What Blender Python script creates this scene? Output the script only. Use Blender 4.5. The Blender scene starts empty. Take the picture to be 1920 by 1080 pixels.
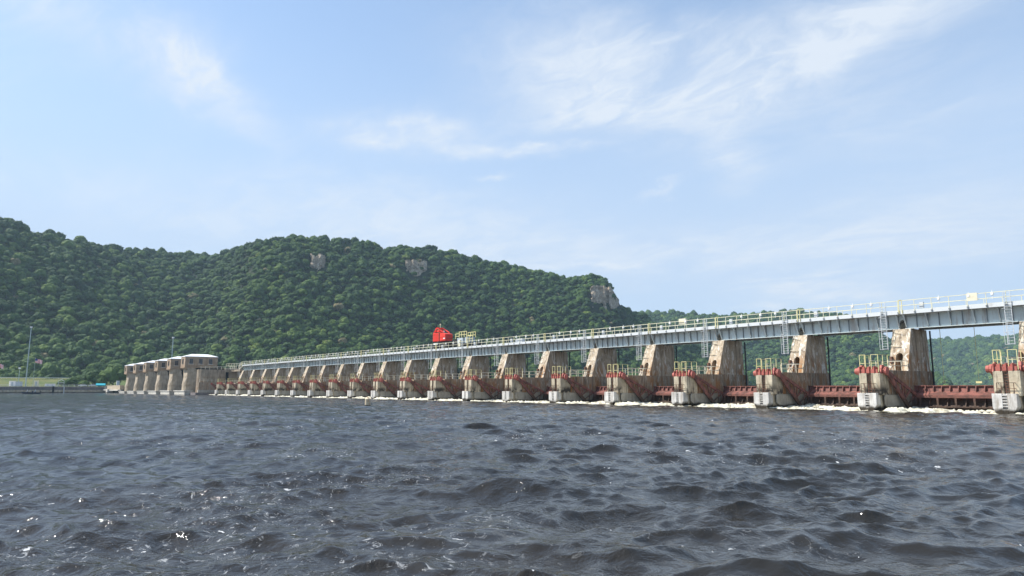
import bpy, bmesh, math, random
import numpy as np
from mathutils import Vector, Matrix
R = math.radians
S = bpy.context.scene
COL = S.collection

# ------------------------------------------------------------------ camera
CAM = np.array([24.69, -79.79, 2.46])
cam = bpy.data.objects.new('camera', bpy.data.cameras.new('camera'))
COL.objects.link(cam)
cam.location = CAM
cam.rotation_euler = (math.pi/2 + 0.1442, 0, 0.8981)
cam.data.sensor_width = 36
cam.data.lens = 1300/1920*36
cam.data.clip_start = 0.3
cam.data.clip_end = 8000
S.camera = cam

# ------------------------------------------------------------------ sun, sky, exposure
SUN = Vector((-0.44, -0.47, 0.765)).normalized()
S.view_settings.view_transform = 'Standard'
S.view_settings.look = 'None'
S.view_settings.gamma = 1
S.view_settings.use_curve_mapping = False
S.view_settings.exposure = 0.5
sd = bpy.data.lights.new('sun', 'SUN'); sd.energy = 5.0; sd.angle = R(0.53); sd.color = (1, .96, .9)
sun = bpy.data.objects.new('sun', sd); COL.objects.link(sun)
sun.rotation_euler = SUN.to_track_quat('Z', 'Y').to_euler()

W = bpy.data.worlds.new('World'); S.world = W; W.use_nodes = True
nt = W.node_tree; nt.nodes.clear()

class NB:
    """small node builder"""
    def __init__(s, t): s.t = t
    def n(s, typ, **kw):
        o = s.t.nodes.new(typ)
        for k, v in kw.items(): setattr(o, k, v)
        return o
    def l(s, a, b): s.t.links.new(a, b)
    def val(s, sock, v):
        if hasattr(v, 'links') or isinstance(v, bpy.types.NodeSocket): s.l(v, sock)
        else: sock.default_value = v
    def m(s, op, a, b=0.0, c=None, clamp=False):
        o = s.n('ShaderNodeMath', operation=op, use_clamp=clamp)
        s.val(o.inputs[0], a); s.val(o.inputs[1], b)
        if c is not None: s.val(o.inputs[2], c)
        return o.outputs[0]
    def vm(s, op, a, b=(0, 0, 0)):
        o = s.n('ShaderNodeVectorMath', operation=op)
        s.val(o.inputs[0], a); s.val(o.inputs[1], b)
        return o.outputs[0]
    def noise(s, vec, scale=5, detail=4, rough=.5, dist=0, dim='3D'):
        o = s.n('ShaderNodeTexNoise', noise_dimensions=dim)
        s.l(vec, o.inputs['Vector'])
        o.inputs['Scale'].default_value = scale; o.inputs['Detail'].default_value = detail
        o.inputs['Roughness'].default_value = rough; o.inputs['Distortion'].default_value = dist
        return o
    def rng(s, v, a, b, c=0.0, d=1.0, smooth=True):
        o = s.n('ShaderNodeMapRange'); o.interpolation_type = 'SMOOTHSTEP' if smooth else 'LINEAR'
        s.val(o.inputs['Value'], v)
        for k, x in zip(('From Min', 'From Max', 'To Min', 'To Max'), (a, b, c, d)): s.val(o.inputs[k], x)
        return o.outputs[0]
    def mix(s, f, a, b, blend='MIX'):
        o = s.n('ShaderNodeMix', data_type='RGBA', blend_type=blend)
        s.val(o.inputs[0], f)
        for sock, v in ((o.inputs[6], a), (o.inputs[7], b)):
            if isinstance(v, tuple): sock.default_value = (*v[:3], 1)
            else: s.l(v, sock)
        return o.outputs[2]
    def scale(s, vec, sc):
        o = s.n('ShaderNodeMapping'); s.l(vec, o.inputs['Vector']); o.inputs['Scale'].default_value = sc
        return o.outputs[0]

b = NB(nt)
sky = b.n('ShaderNodeTexSky', sky_type='NISHITA')
sky.sun_disc = False
sky.sun_elevation = math.asin(SUN.z)
sky.sun_rotation = math.atan2(SUN.x, SUN.y)
sky.altitude = 200; sky.air_density = 1.0; sky.dust_density = 0.4; sky.ozone_density = 1.6
tc = b.n('ShaderNodeTexCoord')
sep = b.n('ShaderNodeSeparateXYZ'); b.l(tc.outputs['Generated'], sep.inputs[0])
X, Y, Z = sep.outputs
Zc = b.m('MAXIMUM', Z, 0.0)
# cirrus sheet: direction projected on a high plane
den = b.m('ADD', Zc, 0.16)
cmb = b.n('ShaderNodeCombineXYZ'); b.l(b.m('DIVIDE', X, den), cmb.inputs[0]); b.l(b.m('DIVIDE', Y, den), cmb.inputs[1])
plane = cmb.outputs[0]
mp = b.n('ShaderNodeMapping'); b.l(plane, mp.inputs['Vector']); mp.inputs['Rotation'].default_value = (0, 0, R(-38)); mp.inputs['Scale'].default_value = (1.0, 1.7, 1)
wv = mp.outputs[0]
warp = b.noise(wv, 1.7, 4, .55)
wv2 = b.vm('ADD', wv, b.vm('MULTIPLY', b.vm('SUBTRACT', warp.outputs['Color'], (.5, .5, .5)), (.7, .7, 0)))
fine = b.noise(wv2, 3.4, 10, .66, .15).outputs['Fac']
broad = b.noise(wv, .75, 4, .5).outputs['Fac']
streak = b.noise(b.scale(wv2, (.6, 2.8, 1)), 3.2, 7, .6).outputs['Fac']
az = b.m('MULTIPLY', b.m('ARCTAN2', b.m('MULTIPLY', X, -1), Y), 180/math.pi)
el = b.m('MULTIPLY', b.m('ARCSINE', Z), 180/math.pi)
wz = b.n('ShaderNodeSeparateXYZ')
wn = b.noise(plane, 2.2, 6, .65)
b.l(wn.outputs['Color'], wz.inputs[0])
azw = b.m('MULTIPLY_ADD', b.m('SUBTRACT', wz.outputs[0], .5), 9.0, az)
elw = b.m('MULTIPLY_ADD', b.m('SUBTRACT', wz.outputs[1], .5), 5.5, el)
# cloud patches: azimuth, elevation, half-widths, tilt, strength
BL = [(44, 25.4, 9.5, 3.8, 10, .95), (45, 23.0, 5.5, 1.5, -3, .60), (24, 26.0, 12, 4.0, -16, .85), (31, 23.5, 7, 2.2, -14, .45), (38, 27.5, 8, 1.6, 8, .4), (20, 19.5, 9, 2.2, -8, .3), (62, 15.5, 12, 1.6, 3, .38), (32, 10.5, 14, 1.2, -3, .42), (60.5, 20.9, 5.5, 1.5, -3, 1.15), (52, 19.6, 6.5, .6, 3, 1.0),
      (78.5, 24.2, 3.4, 2.6, 40, .85), (74, 21.3, 5, 1.4, 30, .5), (86.5, 25.5, 8, 2.6, 18, .5), (33.2, 18.1, 2.6, 1.6, 35, .6), (39, 16, 1.7, .35, -18, .75), (69, 13.2, 22, 2.3, 2, .5),
      (49, 12, 14, 1.6, 5, .45), (28, 7.1, 5, 1.0, 3, 1.1), (18, 9.5, 8, 1.4, -2, .6), (45.5, 10.1, 3.4, .35, 2, .65), (20, 12.5, 12, 2.4, -4, .42), (52.8, 17.3, 1.2, .25, 5, .6), (62, 9.5, 18, 1.8, -2, .35)]
tot = None
for (a0, e0, ra, re, t, st) in BL:
    c, s_ = math.cos(R(t)), math.sin(R(t))
    da = b.m('SUBTRACT', azw, a0); de = b.m('SUBTRACT', elw, e0)
    u = b.m('DIVIDE', b.m('ADD', b.m('MULTIPLY', da, c), b.m('MULTIPLY', de, s_)), ra)
    v = b.m('DIVIDE', b.m('SUBTRACT', b.m('MULTIPLY', de, c), b.m('MULTIPLY', da, s_)), re)
    q = b.m('ADD', b.m('MULTIPLY', u, u), b.m('MULTIPLY', v, v))
    g = b.m('MULTIPLY', b.m('EXPONENT', b.m('MULTIPLY', q, -1)), st)
    tot = g if tot is None else b.m('ADD', tot, g)
wisp = b.rng(b.m('ADD', b.m('MULTIPLY', fine, .8), b.m('MULTIPLY', streak, .2)), .34, .68, .28, 1.0)
c1 = b.m('MULTIPLY', tot, wisp)
gen = b.m('MULTIPLY', b.rng(broad, .46, .78), b.rng(streak, .38, .72, .15, .75))
hor = b.rng(Zc, .04, .56, .86, .0)
dens = b.m('MINIMUM', b.m('ADD', b.m('MULTIPLY', c1, 1.25), b.m('MULTIPLY', gen, .34)), .95)
veil = b.m('MINIMUM', b.m('ADD', hor, .24), .92)
cloudcol = (4.55, 5.0, 5.6)
skyc = b.mix(1.0, sky.outputs[0], (1.30, 1.33, 1.29), 'MULTIPLY')
colr = b.mix(dens, b.mix(veil, skyc, (3.3, 4.1, 5.3)), cloudcol)
bg = b.n('ShaderNodeBackground'); b.l(colr, bg.inputs['Color']); bg.inputs['Strength'].default_value = 0.122
out = b.n('ShaderNodeOutputWorld'); b.l(bg.outputs[0], out.inputs['Surface'])

# ------------------------------------------------------------------ numpy noise
def _h(ix, iy, iz, seed):
    n = (ix*374761393 + iy*668265263 + iz*1274126177 + seed*974634211) & 0xffffffff
    n = ((n ^ (n >> 13))*1274126177) & 0xffffffff
    n = (n ^ (n >> 16)) & 0xffffffff
    return n/4294967295.0
def vnoise(x, y, z=0.0, seed=0):
    x = np.asarray(x, float); y = np.asarray(y, float); z = np.zeros_like(x) + z
    ix = np.floor(x).astype(np.int64); iy = np.floor(y).astype(np.int64); iz = np.floor(z).astype(np.int64)
    fx, fy, fz = x-ix, y-iy, z-iz
    fx = fx*fx*(3-2*fx); fy = fy*fy*(3-2*fy); fz = fz*fz*(3-2*fz)
    r = 0
    for dx in (0, 1):
        for dy in (0, 1):
            for dz in (0, 1):
                r = r + _h(ix+dx, iy+dy, iz+dz, seed)*(fx if dx else 1-fx)*(fy if dy else 1-fy)*(fz if dz else 1-fz)
    return r*2-1
def fbm(x, y, z=0.0, o=4, seed=0):
    r = 0; a = 1; t = 0
    for i in range(o):
        r = r + a*vnoise(np.asarray(x)*2**i, np.asarray(y)*2**i, np.asarray(z)*2**i, seed+i*17); t += a; a *= .5
    return r/t

# ------------------------------------------------------------------ materials
def mat(name, base, rough=.8, metal=0, spec=.3, build=None):
    m = bpy.data.materials.new(name); m.use_nodes = True
    t = m.node_tree; p = t.nodes['Principled BSDF']
    p.inputs['Base Color'].default_value = (*base, 1); p.inputs['Roughness'].default_value = rough
    p.inputs['Metallic'].default_value = metal; p.inputs['Specular IOR Level'].default_value = spec
    if build: build(NB(t), p)
    return m
def opos(b, rnd=True):
    tc = b.n('ShaderNodeTexCoord'); v = tc.outputs['Object']
    if rnd:
        oi = b.n('ShaderNodeObjectInfo')
        r = b.m('MULTIPLY', oi.outputs['Random'], 97.0)
        cb = b.n('ShaderNodeCombineXYZ'); b.l(r, cb.inputs[0]); b.l(b.m('MULTIPLY', r, 1.7), cb.inputs[1])
        return v, b.vm('ADD', v, cb.outputs[0])
    return v, v
def zof(b, v):
    s = b.n('ShaderNodeSeparateXYZ'); b.l(v, s.inputs[0]); return s.outputs[2]
def bump(b, p, h, strength=.3, dist=.05):
    o = b.n('ShaderNodeBump'); o.inputs['Strength'].default_value = strength; o.inputs['Distance'].default_value = dist
    b.l(h, o.inputs['Height']); b.l(o.outputs[0], p.inputs['Normal'])

def concrete(light, dark, rust=0.0, white=0.0, streak=.55, wet=True, lines=True, rustz=6.6, band=False):
    def f(b, p):
        v, w = opos(b); z = zof(b, v)
        n1 = b.noise(w, .55, 6, .6).outputs['Fac']
        n2 = b.noise(b.scale(w, (1.8, 1.8, .16)), 1.5, 6, .65).outputs['Fac']
        n3 = b.noise(w, 4.0, 5, .65).outputs['Fac']
        c = b.mix(b.rng(n1, .35, .65), light, tuple(x*.72 for x in light))
        c = b.mix(b.m('MULTIPLY', b.rng(n2, .48, .66), streak), c, dark)
        c = b.mix(b.m('MULTIPLY', b.rng(n3, .52, .72), .35), c, dark)
        if rust:
            nr = b.noise(b.scale(w, (1.2, 1.2, .35)), 1.1, 5, .6).outputs['Fac']
            fr = b.m('MULTIPLY', b.rng(nr, .42, .6), b.rng(z, rustz+1.6, rustz-1.8, 0, rust))
            c = b.mix(fr, c, (.30, .125, .03))
        if white:
            nw = b.noise(b.scale(w, (1.0, 1.0, .28)), 1.6, 7, .7, 1.2).outputs['Fac']
            c = b.mix(b.m('MULTIPLY', b.rng(nw, .52, .63), white), c, (.72, .68, .60))
        if lines:
            zz = b.m('FRACT', b.m('MULTIPLY', z, 1.1))
            c = b.mix(b.m('MULTIPLY', b.rng(zz, .05, .0), .25), c, dark)
        if band:
            zb_ = b.m('ADD', z, b.m('MULTIPLY', b.m('SUBTRACT', n2, .5), 1.6))
            c = b.mix(b.m('MULTIPLY', b.m('MULTIPLY', b.rng(zb_, 1.7, 1.95), b.rng(zb_, 3.0, 2.3)), b.rng(n1, .40, .55)), c, (.055, .045, .035))
        if wet:
            zn = b.m('ADD', z, b.m('MULTIPLY', b.m('SUBTRACT', n1, .5), 1.2))
            c = b.mix(b.rng(zn, .65, .25), c, (.045, .035, .022))
        b.l(c, p.inputs['Base Color'])
        bump(b, p, n3, .35, .04)
    return f
def paint(base, dark, amt=.5, sc=1.2, vert=False, thr=.5):
    def f(b, p):
        v, w = opos(b)
        if vert: w = b.scale(w, (1.3, 1.3, .22))
        n = b.noise(w, sc, 6, .65).outputs['Fac']
        n2 = b.noise(w, sc*6, 4, .6).outputs['Fac']
        c = b.mix(b.m('MULTIPLY', b.rng(n, thr, thr+.16), amt), base, dark)
        c = b.mix(b.m('MULTIPLY', b.rng(n2, .55, .75), amt*.5), c, dark)
        b.l(c, p.inputs['Base Color'])
        bump(b, p, n2, .2, .02)
    return f
def gate_paint(b, p):
    v, w = opos(b); z = zof(b, v)
    n = b.noise(w, 1.3, 6, .65).outputs['Fac']; n2 = b.noise(w, 6, 4, .6).outputs['Fac']
    c = b.mix(b.rng(n, .40, .60), (.27, .105, .082), (.12, .058, .046))
    c = b.mix(b.m('MULTIPLY', b.rng(n2, .5, .7), .5), c, (.09, .045, .03))
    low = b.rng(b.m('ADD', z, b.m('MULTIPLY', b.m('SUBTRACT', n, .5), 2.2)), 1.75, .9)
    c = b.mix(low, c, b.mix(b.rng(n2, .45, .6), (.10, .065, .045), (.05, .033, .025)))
    b.l(c, p.inputs['Base Color']); bump(b, p, n2, .2, .02)

M = {}
M['stem'] = mat('pier_concrete', (.5, .45, .36), .9, build=concrete((.62, .54, .39), (.11, .085, .06), streak=.8, band=True, rust=.25, rustz=3.2))
M['stem_back'] = mat('pier_wall_concrete', (.4, .3, .2), .9, build=concrete((.35, .275, .19), (.065, .046, .032), rust=.75, white=.4, streak=.85, rustz=4.6))
M['tower'] = mat('tower_concrete', (.4, .3, .2), .9, build=concrete((.52, .425, .305), (.10, .07, .05), rust=.8, white=.9, streak=.75, wet=False))
M['block'] = mat('whitewashed_concrete', (.7, .68, .64), .85, build=concrete((.74, .71, .65), (.24, .185, .12), streak=.6, lines=False))
M['foot'] = mat('worn_concrete', (.5, .46, .38), .9, build=concrete((.46, .42, .34), (.13, .10, .07), streak=.45, lines=False))
M['roller'] = mat('roller_pier_concrete', (.45, .38, .28), .9, build=concrete((.47, .39, .285), (.20, .15, .10), streak=.45, wet=False))
M['house'] = mat('pier_house_concrete', (.4, .3, .2), .9, build=concrete((.42, .315, .215), (.17, .11, .07), rust=.35, streak=.5, wet=False, rustz=12.5))
M['abut'] = mat('abutment_concrete', (.36, .29, .21), .9, build=concrete((.40, .325, .235), (.12, .09, .065), streak=.75, wet=False, rust=.3, rustz=7))
M['apron'] = mat('apron_concrete', (.6, .57, .5), .85, build=concrete((.70, .66, .57), (.25, .2, .15), streak=.35, lines=False))
M['lockwall'] = mat('lock_wall_concrete', (.2, .17, .15), .9, build=concrete((.23, .20, .19), (.10, .075, .065), streak=.6, lines=False, wet=False))
M['copper'] = mat('guide_wall_coping', (.5, .45, .38), .85, build=concrete((.55, .50, .42), (.2, .17, .13), streak=.3, lines=False, wet=False))
M['darksteel'] = mat('dark_steel', (.05, .055, .06), .6)
M['dark'] = mat('dark_recess', (.012, .011, .01), .95)  # near-black colour standing in for deep shade in the gate openings
M['girder'] = mat('grey_girder_paint', (.5, .56, .58), .55, build=paint((.60, .67, .66), (.33, .27, .22), .62, .9, True, .5))
M['stiff'] = mat('grey_stiffener_paint', (.33, .37, .39), .6, build=paint((.22, .245, .26), (.10, .09, .085), .5, 1.5))  # grey darkened so the stiffeners carry painted shadow lines on the web
M['fascia'] = mat('pale_deck_edge', (.76, .78, .78), .6, build=paint((.62, .645, .645), (.38, .36, .32), .45, 1.0))
M['deck'] = mat('deck_grating', (.25, .26, .26), .8, build=paint((.28, .28, .27), (.12, .11, .1), .4, 1.0))
M['rail'] = mat('pale_railing_paint', (.68, .66, .48), .6, build=paint((.70, .68, .50), (.42, .36, .22), .4, 2.0))
M['galv'] = mat('galvanised_steel', (.6, .62, .62), .5, .3, build=paint((.62, .64, .64), (.35, .33, .3), .4, 2.0))
M['yellow'] = mat('yellow_railing_paint', (.75, .6, .1), .6, build=paint((.74, .67, .32), (.56, .50, .36), .5, 2.0))
M['cream'] = mat('cream_railing_paint', (.68, .63, .48), .6, build=paint((.70, .66, .52), (.45, .33, .18), .5, 2.0))
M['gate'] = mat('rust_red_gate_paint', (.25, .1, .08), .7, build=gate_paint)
M['red'] = mat('red_girder_paint', (.45, .08, .06), .6, build=paint((.43, .13, .10), (.21, .075, .055), .6, 1.5))
M['rustbar'] = mat('rusty_bar', (.16, .08, .05), .8, build=paint((.17, .09, .06), (.07, .04, .03), .5, 2))
M['roof'] = mat('white_roof', (.86, .86, .85), .6, build=paint((.86, .86, .85), (.6, .6, .58), .3, .5))
M['glass'] = mat('dark_window_glass', (.02, .025, .03), .12, 0, .6)
M['wframe'] = mat('window_frame', (.16, .15, .15), .6)
M['crane'] = mat('red_crane_paint', (.72, .05, .035), .45, build=paint((.74, .055, .035), (.40, .03, .025), .5, .7))
M['black'] = mat('black_steel', (.018, .018, .02), .6, build=paint((.022, .021, .022), (.05, .04, .03), .5, 2))
M['white'] = mat('white_paint', (.8, .8, .78), .5, build=paint((.8, .8, .78), (.55, .52, .48), .3, 1.0))
M['greybox'] = mat('grey_box_paint', (.42, .47, .5), .6, build=paint((.42, .47, .5), (.25, .27, .28), .4, .8))
M['creamp'] = mat('cream_panel', (.72, .67, .5), .6, build=paint((.74, .69, .52), (.5, .43, .3), .3, 1.0))
M['pole'] = mat('green_grey_pole', (.36, .44, .44), .5, .2)
M['teal'] = mat('turquoise_canvas', (.03, .42, .5), .6)
M['buoy'] = mat('weathered_buoy_paint', (.7, .55, .35), .6, build=paint((.72, .60, .42), (.60, .30, .12), .7, 1.6))
M['skin'] = mat('skin', (.5, .3, .22), .6)
M['shirt'] = mat('white_shirt', (.78, .78, .78), .8)
M['shirt2'] = mat('pale_blue_shirt', (.55, .62, .68), .8)
M['hull'] = mat('dark_hull', (.03, .035, .06), .25, 0, .5)
M['asphalt'] = mat('asphalt', (.05, .05, .05), .9)

def grass_b(b, p):
    v, w = opos(b, False)
    n = b.noise(w, .07, 6, .6).outputs['Fac']; n2 = b.noise(w, .8, 5, .6).outputs['Fac']
    c = b.mix(b.rng(n, .4, .6), (.085, .115, .028), (.15, .15, .045))
    c = b.mix(b.rng(n2, .45, .7), c, (.06, .085, .025)); b.l(c, p.inputs['Base Color'])
M['grass'] = mat('bank_grass', (.1, .12, .04), .95, build=grass_b)
def floor_b(b, p):
    v, w = opos(b, False)
    n = b.noise(w, .09, 6, .6).outputs['Fac']
    c = b.mix(b.rng(n, .4, .6), (.012, .02, .008), (.03, .04, .015)); b.l(c, p.inputs['Base Color'])
M['woodfloor'] = mat('forest_floor', (.02, .03, .01), 1, build=floor_b)
def rock_b(b, p):
    v, w = opos(b, False)
    n = b.noise(b.scale(w, (1, 1, .35)), .28, 7, .65).outputs['Fac']; n2 = b.noise(b.scale(w, (1, 1, 3.2)), .35, 6, .6).outputs['Fac']
    n3 = b.noise(b.scale(w, (1, 1, .3)), .09, 4, .5).outputs['Fac']
    c = b.mix(b.rng(n, .38, .62), (.55, .46, .34), (.30, .235, .16))
    c = b.mix(b.m('MULTIPLY', b.rng(n2, .5, .57), .75), c, (.14, .105, .08))
    c = b.mix(b.m('MULTIPLY', b.rng(n3, .5, .62), .5), c, (.34, .26, .17)); b.l(c, p.inputs['Base Color'])
    bump(b, p, n, .6, .8)
M['rock'] = mat('cliff_rock', (.4, .33, .25), .9, build=rock_b)

def leaf_mat(name, inst):
    def f(b, p):
        if inst:
            a = b.n('ShaderNodeAttribute', attribute_type='INSTANCER'); a.attribute_name = 'tint'; t = a.outputs['Fac']
        else:
            oi = b.n('ShaderNodeObjectInfo'); t = b.m('MULTIPLY_ADD', oi.outputs['Random'], .35, .35)
        geo = b.n('ShaderNodeNewGeometry')
        n = b.noise(geo.outputs['Position'], .45, 3, .6).outputs['Fac']
        t2 = b.m('ADD', t, b.m('MULTIPLY', b.m('SUBTRACT', n, .5), .45))
        cr = b.n('ShaderNodeValToRGB'); b.l(t2, cr.inputs[0])
        e = cr.color_ramp.elements
        e[0].position = .0; e[0].color = (.018, .040, .014, 1)
        e[1].position = 1.0; e[1].color = (.20, .17, .085, 1)
        for ps, cc in ((.35, (.038, .077, .019)), (.6, (.068, .116, .024)), (.8, (.098, .150, .028)), (.93, (.150, .195, .036))):
            q = e.new(ps); q.color = (*cc, 1)
        b.l(cr.outputs[0], p.inputs['Base Color'])
    return mat(name, (.04, .08, .02), .75, 0, .15, build=f)
M['leaf'] = leaf_mat('forest_leaves', True)
M['leaf1'] = leaf_mat('tree_leaves', False)
M['bark'] = mat('bark', (.14, .11, .08), .95)

def water_b(b, p):
    v, w = opos(b, False)
    d = b.n('ShaderNodeVectorMath', operation='DISTANCE'); b.l(w, d.inputs[0]); d.inputs[1].default_value = tuple(CAM)
    D = d.outputs['Value']
    n1 = b.noise(b.scale(w, (1, 1, 0)), 2.6, 4, .62, .6).outputs['Fac']
    n2 = b.noise(b.scale(w, (1, 1, 0)), 9.0, 3, .6, .5).outputs['Fac']
    n3 = b.noise(b.scale(w, (1, 1, 0)), .75, 4, .6, .5).outputs['Fac']
    far = b.rng(D, 25, 120)
    h = b.m('ADD', b.m('MULTIPLY', n1, .07), b.m('MULTIPLY', n2, .010))
    pt = b.noise(b.scale(w, (1, 1, 0)), .16, 5, .65, .6).outputs['Fac']
    h = b.m('ADD', b.m('MULTIPLY', h, b.rng(pt, .36, .62, .5, 1.7)), b.m('MULTIPLY', b.m('MULTIPLY', n3, far), b.rng(pt, .36, .62, .12, .62)))
    o = b.n('ShaderNodeBump'); o.inputs['Strength'].default_value = .8; o.inputs['Distance'].default_value = 1.0
    b.l(h, o.inputs['Height']); b.l(o.outputs[0], p.inputs['Normal'])
    # foam flecks, drifting in loose bands
    band = b.noise(b.scale(w, (1, 1, 0)), .10, 4, .55, 1.0).outputs['Fac']
    band2 = b.noise(b.scale(w, (1, 1, 0)), .55, 3, .55).outputs['Fac']
    vo = b.n('ShaderNodeTexVoronoi'); vo.inputs['Scale'].default_value = 4.2; vo.inputs['Randomness'].default_value = 1.0
    b.l(b.vm('ADD', b.scale(w, (1, 1, 0)), b.vm('MULTIPLY', b.noise(w, 3.5, 2, .5).outputs['Color'], (.6, .6, 0))), vo.inputs['Vector'])
    vs = b.n('ShaderNodeSeparateXYZ'); b.l(vo.outputs['Color'], vs.inputs[0])
    msk = b.m('MULTIPLY', b.rng(band, .40, .56, .25, 1), b.rng(band2, .38, .6))
    rad = b.m('MULTIPLY', b.m('MULTIPLY', b.m('POWER', vs.outputs[0], 3.5), .26), msk)
    fl = b.rng(b.m('SUBTRACT', rad, vo.outputs['Distance']), -.01, .03)
    lace = b.noise(b.scale(w, (1, 1, 0)), 3.2, 7, .75, 2.0).outputs['Fac']
    fl2 = b.m('MULTIPLY', b.rng(lace, .56, .66), b.m('MULTIPLY', b.rng(band, .48, .62), .6))
    fl = b.m('MAXIMUM', fl, fl2)
    ne = b.noise(b.scale(w, (1, 1, 0)), .05, 4, .6).outputs['Fac']
    c = b.mix(b.rng(ne, .4, .6), (.017, .0145, .0095), (.024, .019, .0115))
    c = b.mix(b.m('MULTIPLY', fl, .8), c, (.62, .63, .62))
    b.l(c, p.inputs['Base Color'])
    b.l(b.m('ADD', b.m('MULTIPLY', fl, .5), .10), p.inputs['Roughness'])
    p.inputs['IOR'].default_value = 1.34; p.inputs['Specular IOR Level'].default_value = 1.0
M['water'] = mat('river_water', (.02, .018, .012), .08, build=water_b)
def foam_b(b, p):
    v, w = opos(b, False); n = b.noise(w, 1.2, 6, .7).outputs['Fac']
    b.l(b.mix(b.rng(n, .38, .6), (.42, .38, .27), (.74, .71, .58)), p.inputs['Base Color']); bump(b, p, n, .6, .15)
M['foam'] = mat('whitewater_foam', (.8, .77, .65), .8, build=foam_b)
def flag_b(b, p):
    v, w = opos(b, False); s = b.n('ShaderNodeSeparateXYZ'); b.l(v, s.inputs[0])
    st = b.m('GREATER_THAN', b.m('FRACT', b.m('MULTIPLY', s.outputs[2], 13/2/2.4)), .5)
    c = b.mix(st, (.8, .78, .78), (.55, .03, .05))
    can = b.m('MULTIPLY', b.m('LESS_THAN', s.outputs[0], 1.8), b.m('GREATER_THAN', s.outputs[2], -1.3))
    b.l(b.mix(can, c, (.03, .04, .18)), p.inputs['Base Color'])
M['flag'] = mat('flag_cloth', (.6, .3, .3), .9, build=flag_b)
M['soil'] = mat('river_bed', (.06, .05, .035), 1)

# ------------------------------------------------------------------ mesh helpers
class MB:
    def __init__(s): s.v = []; s.f = []
    def add(s, vs, fs):
        n = len(s.v); s.v += [tuple(map(float, q)) for q in vs]; s.f += [tuple(i+n for i in q) for q in fs]; return s
    def box(s, x0, x1, y0, y1, z0, z1):
        return s.add([(x0, y0, z0), (x1, y0, z0), (x1, y1, z0), (x0, y1, z0), (x0, y0, z1), (x1, y0, z1), (x1, y1, z1), (x0, y1, z1)],
                     [(3, 2, 1, 0), (4, 5, 6, 7), (0, 1, 5, 4), (1, 2, 6, 5), (2, 3, 7, 6), (3, 0, 4, 7)])
    def loft(s, rings, cap=True):
        n = len(rings[0]); vs = [q for r in rings for q in r]; fs = []
        for k in range(len(rings)-1):
            for i in range(n):
                j = (i+1) % n; fs.append((k*n+i, k*n+j, (k+1)*n+j, (k+1)*n+i))
        if cap: fs += [tuple(range(n-1, -1, -1)), tuple((len(rings)-1)*n+i for i in range(n))]
        return s.add(vs, fs)
    def prism_z(s, poly, z0, z1): return s.loft([[(x, y, z0) for x, y in poly], [(x, y, z1) for x, y in poly]])
    def prism_y(s, poly, y0, y1):   # poly in (x,z), clockwise seen from -y
        return s.loft([[(x, y0, z) for x, z in poly], [(x, y1, z) for x, z in poly]])
    def prism_x(s, poly, x0, x1): return s.loft([[(x0, y, z) for y, z in poly], [(x1, y, z) for y, z in poly]])
    def bar(s, p, q, w=.06, h=None, n=4, w2=None):
        p = Vector(p); q = Vector(q); d = (q-p)
        if d.length < 1e-6: return s
        d.normalize(); up = Vector((0, 0, 1)) if abs(d.z) < .95 else Vector((1, 0, 0))
        a = d.cross(up).normalized(); c = a.cross(d); h = h or w
        rings = []
        for P, k in ((p, 1.0), (q, (w2 or w)/w)):
            if n == 4: rings.append([P+a*(sx*w*k/2)+c*(sy*h*k/2) for sx, sy in ((-1, -1), (1, -1), (1, 1), (-1, 1))])
            else: rings.append([P+a*(math.cos(6.2832*i/n)*w*k/2)+c*(math.sin(6.2832*i/n)*h*k/2) for i in range(n)])
        return s.loft(rings)
    def rail(s, pts, zs=(.55, 1.1), step=1.9, w=.06, pw=.06, h=None):
        """posts and horizontal rails along a polyline of foot points"""
        h = h or max(zs)
        for a, c in zip(pts[:-1], pts[1:]):
            a = Vector(a); c = Vector(c); L = (c-a).length; n = max(1, round(L/step))
            for i in range(n+1):
                P = a.lerp(c, i/n); s.bar(P, P+Vector((0, 0, h)), pw)
            for z in zs: s.bar(a+Vector((0, 0, z)), c+Vector((0, 0, z)), w)
        return s
    def build(s, name, m, parent=None, loc=(0, 0, 0), bevel=0, smooth=False, kind=None):
        me = bpy.data.meshes.new(name); me.from_pydata(s.v, [], s.f)
        bm = bmesh.new(); bm.from_mesh(me); bmesh.ops.recalc_face_normals(bm, faces=bm.faces)
        if bevel: bmesh.ops.bevel(bm, geom=[e for e in bm.edges if len(e.link_faces) == 2 and e.calc_face_angle(0) > .5], offset=bevel, segments=2, affect='EDGES', profile=.5)
        bm.to_mesh(me); bm.free()
        me.materials.append(M[m] if isinstance(m, str) else m)
        if smooth:
            me.polygons.foreach_set('use_smooth', [True]*len(me.polygons))
        o = bpy.data.objects.new(name, me); COL.objects.link(o); o.parent = parent; o.location = loc
        if kind: o['kind'] = kind
        return o
def tag(o, label=None, cat=None, group=None, kind=None):
    if label: o['label'] = label
    if cat: o['category'] = cat
    if group: o['group'] = group
    if kind: o['kind'] = kind
    return o
def empty(name, loc, rz=0, **kw):
    o = bpy.data.objects.new(name, None); COL.objects.link(o); o.location = loc; o.rotation_euler = (0, 0, rz)
    o.empty_display_size = .5
    return tag(o, **kw)
def copy_tree(o, parent=None):
    c = o.copy(); COL.objects.link(c); c.parent = parent
    for ch in list(o.children): copy_tree(ch, c)
    return c
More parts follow.
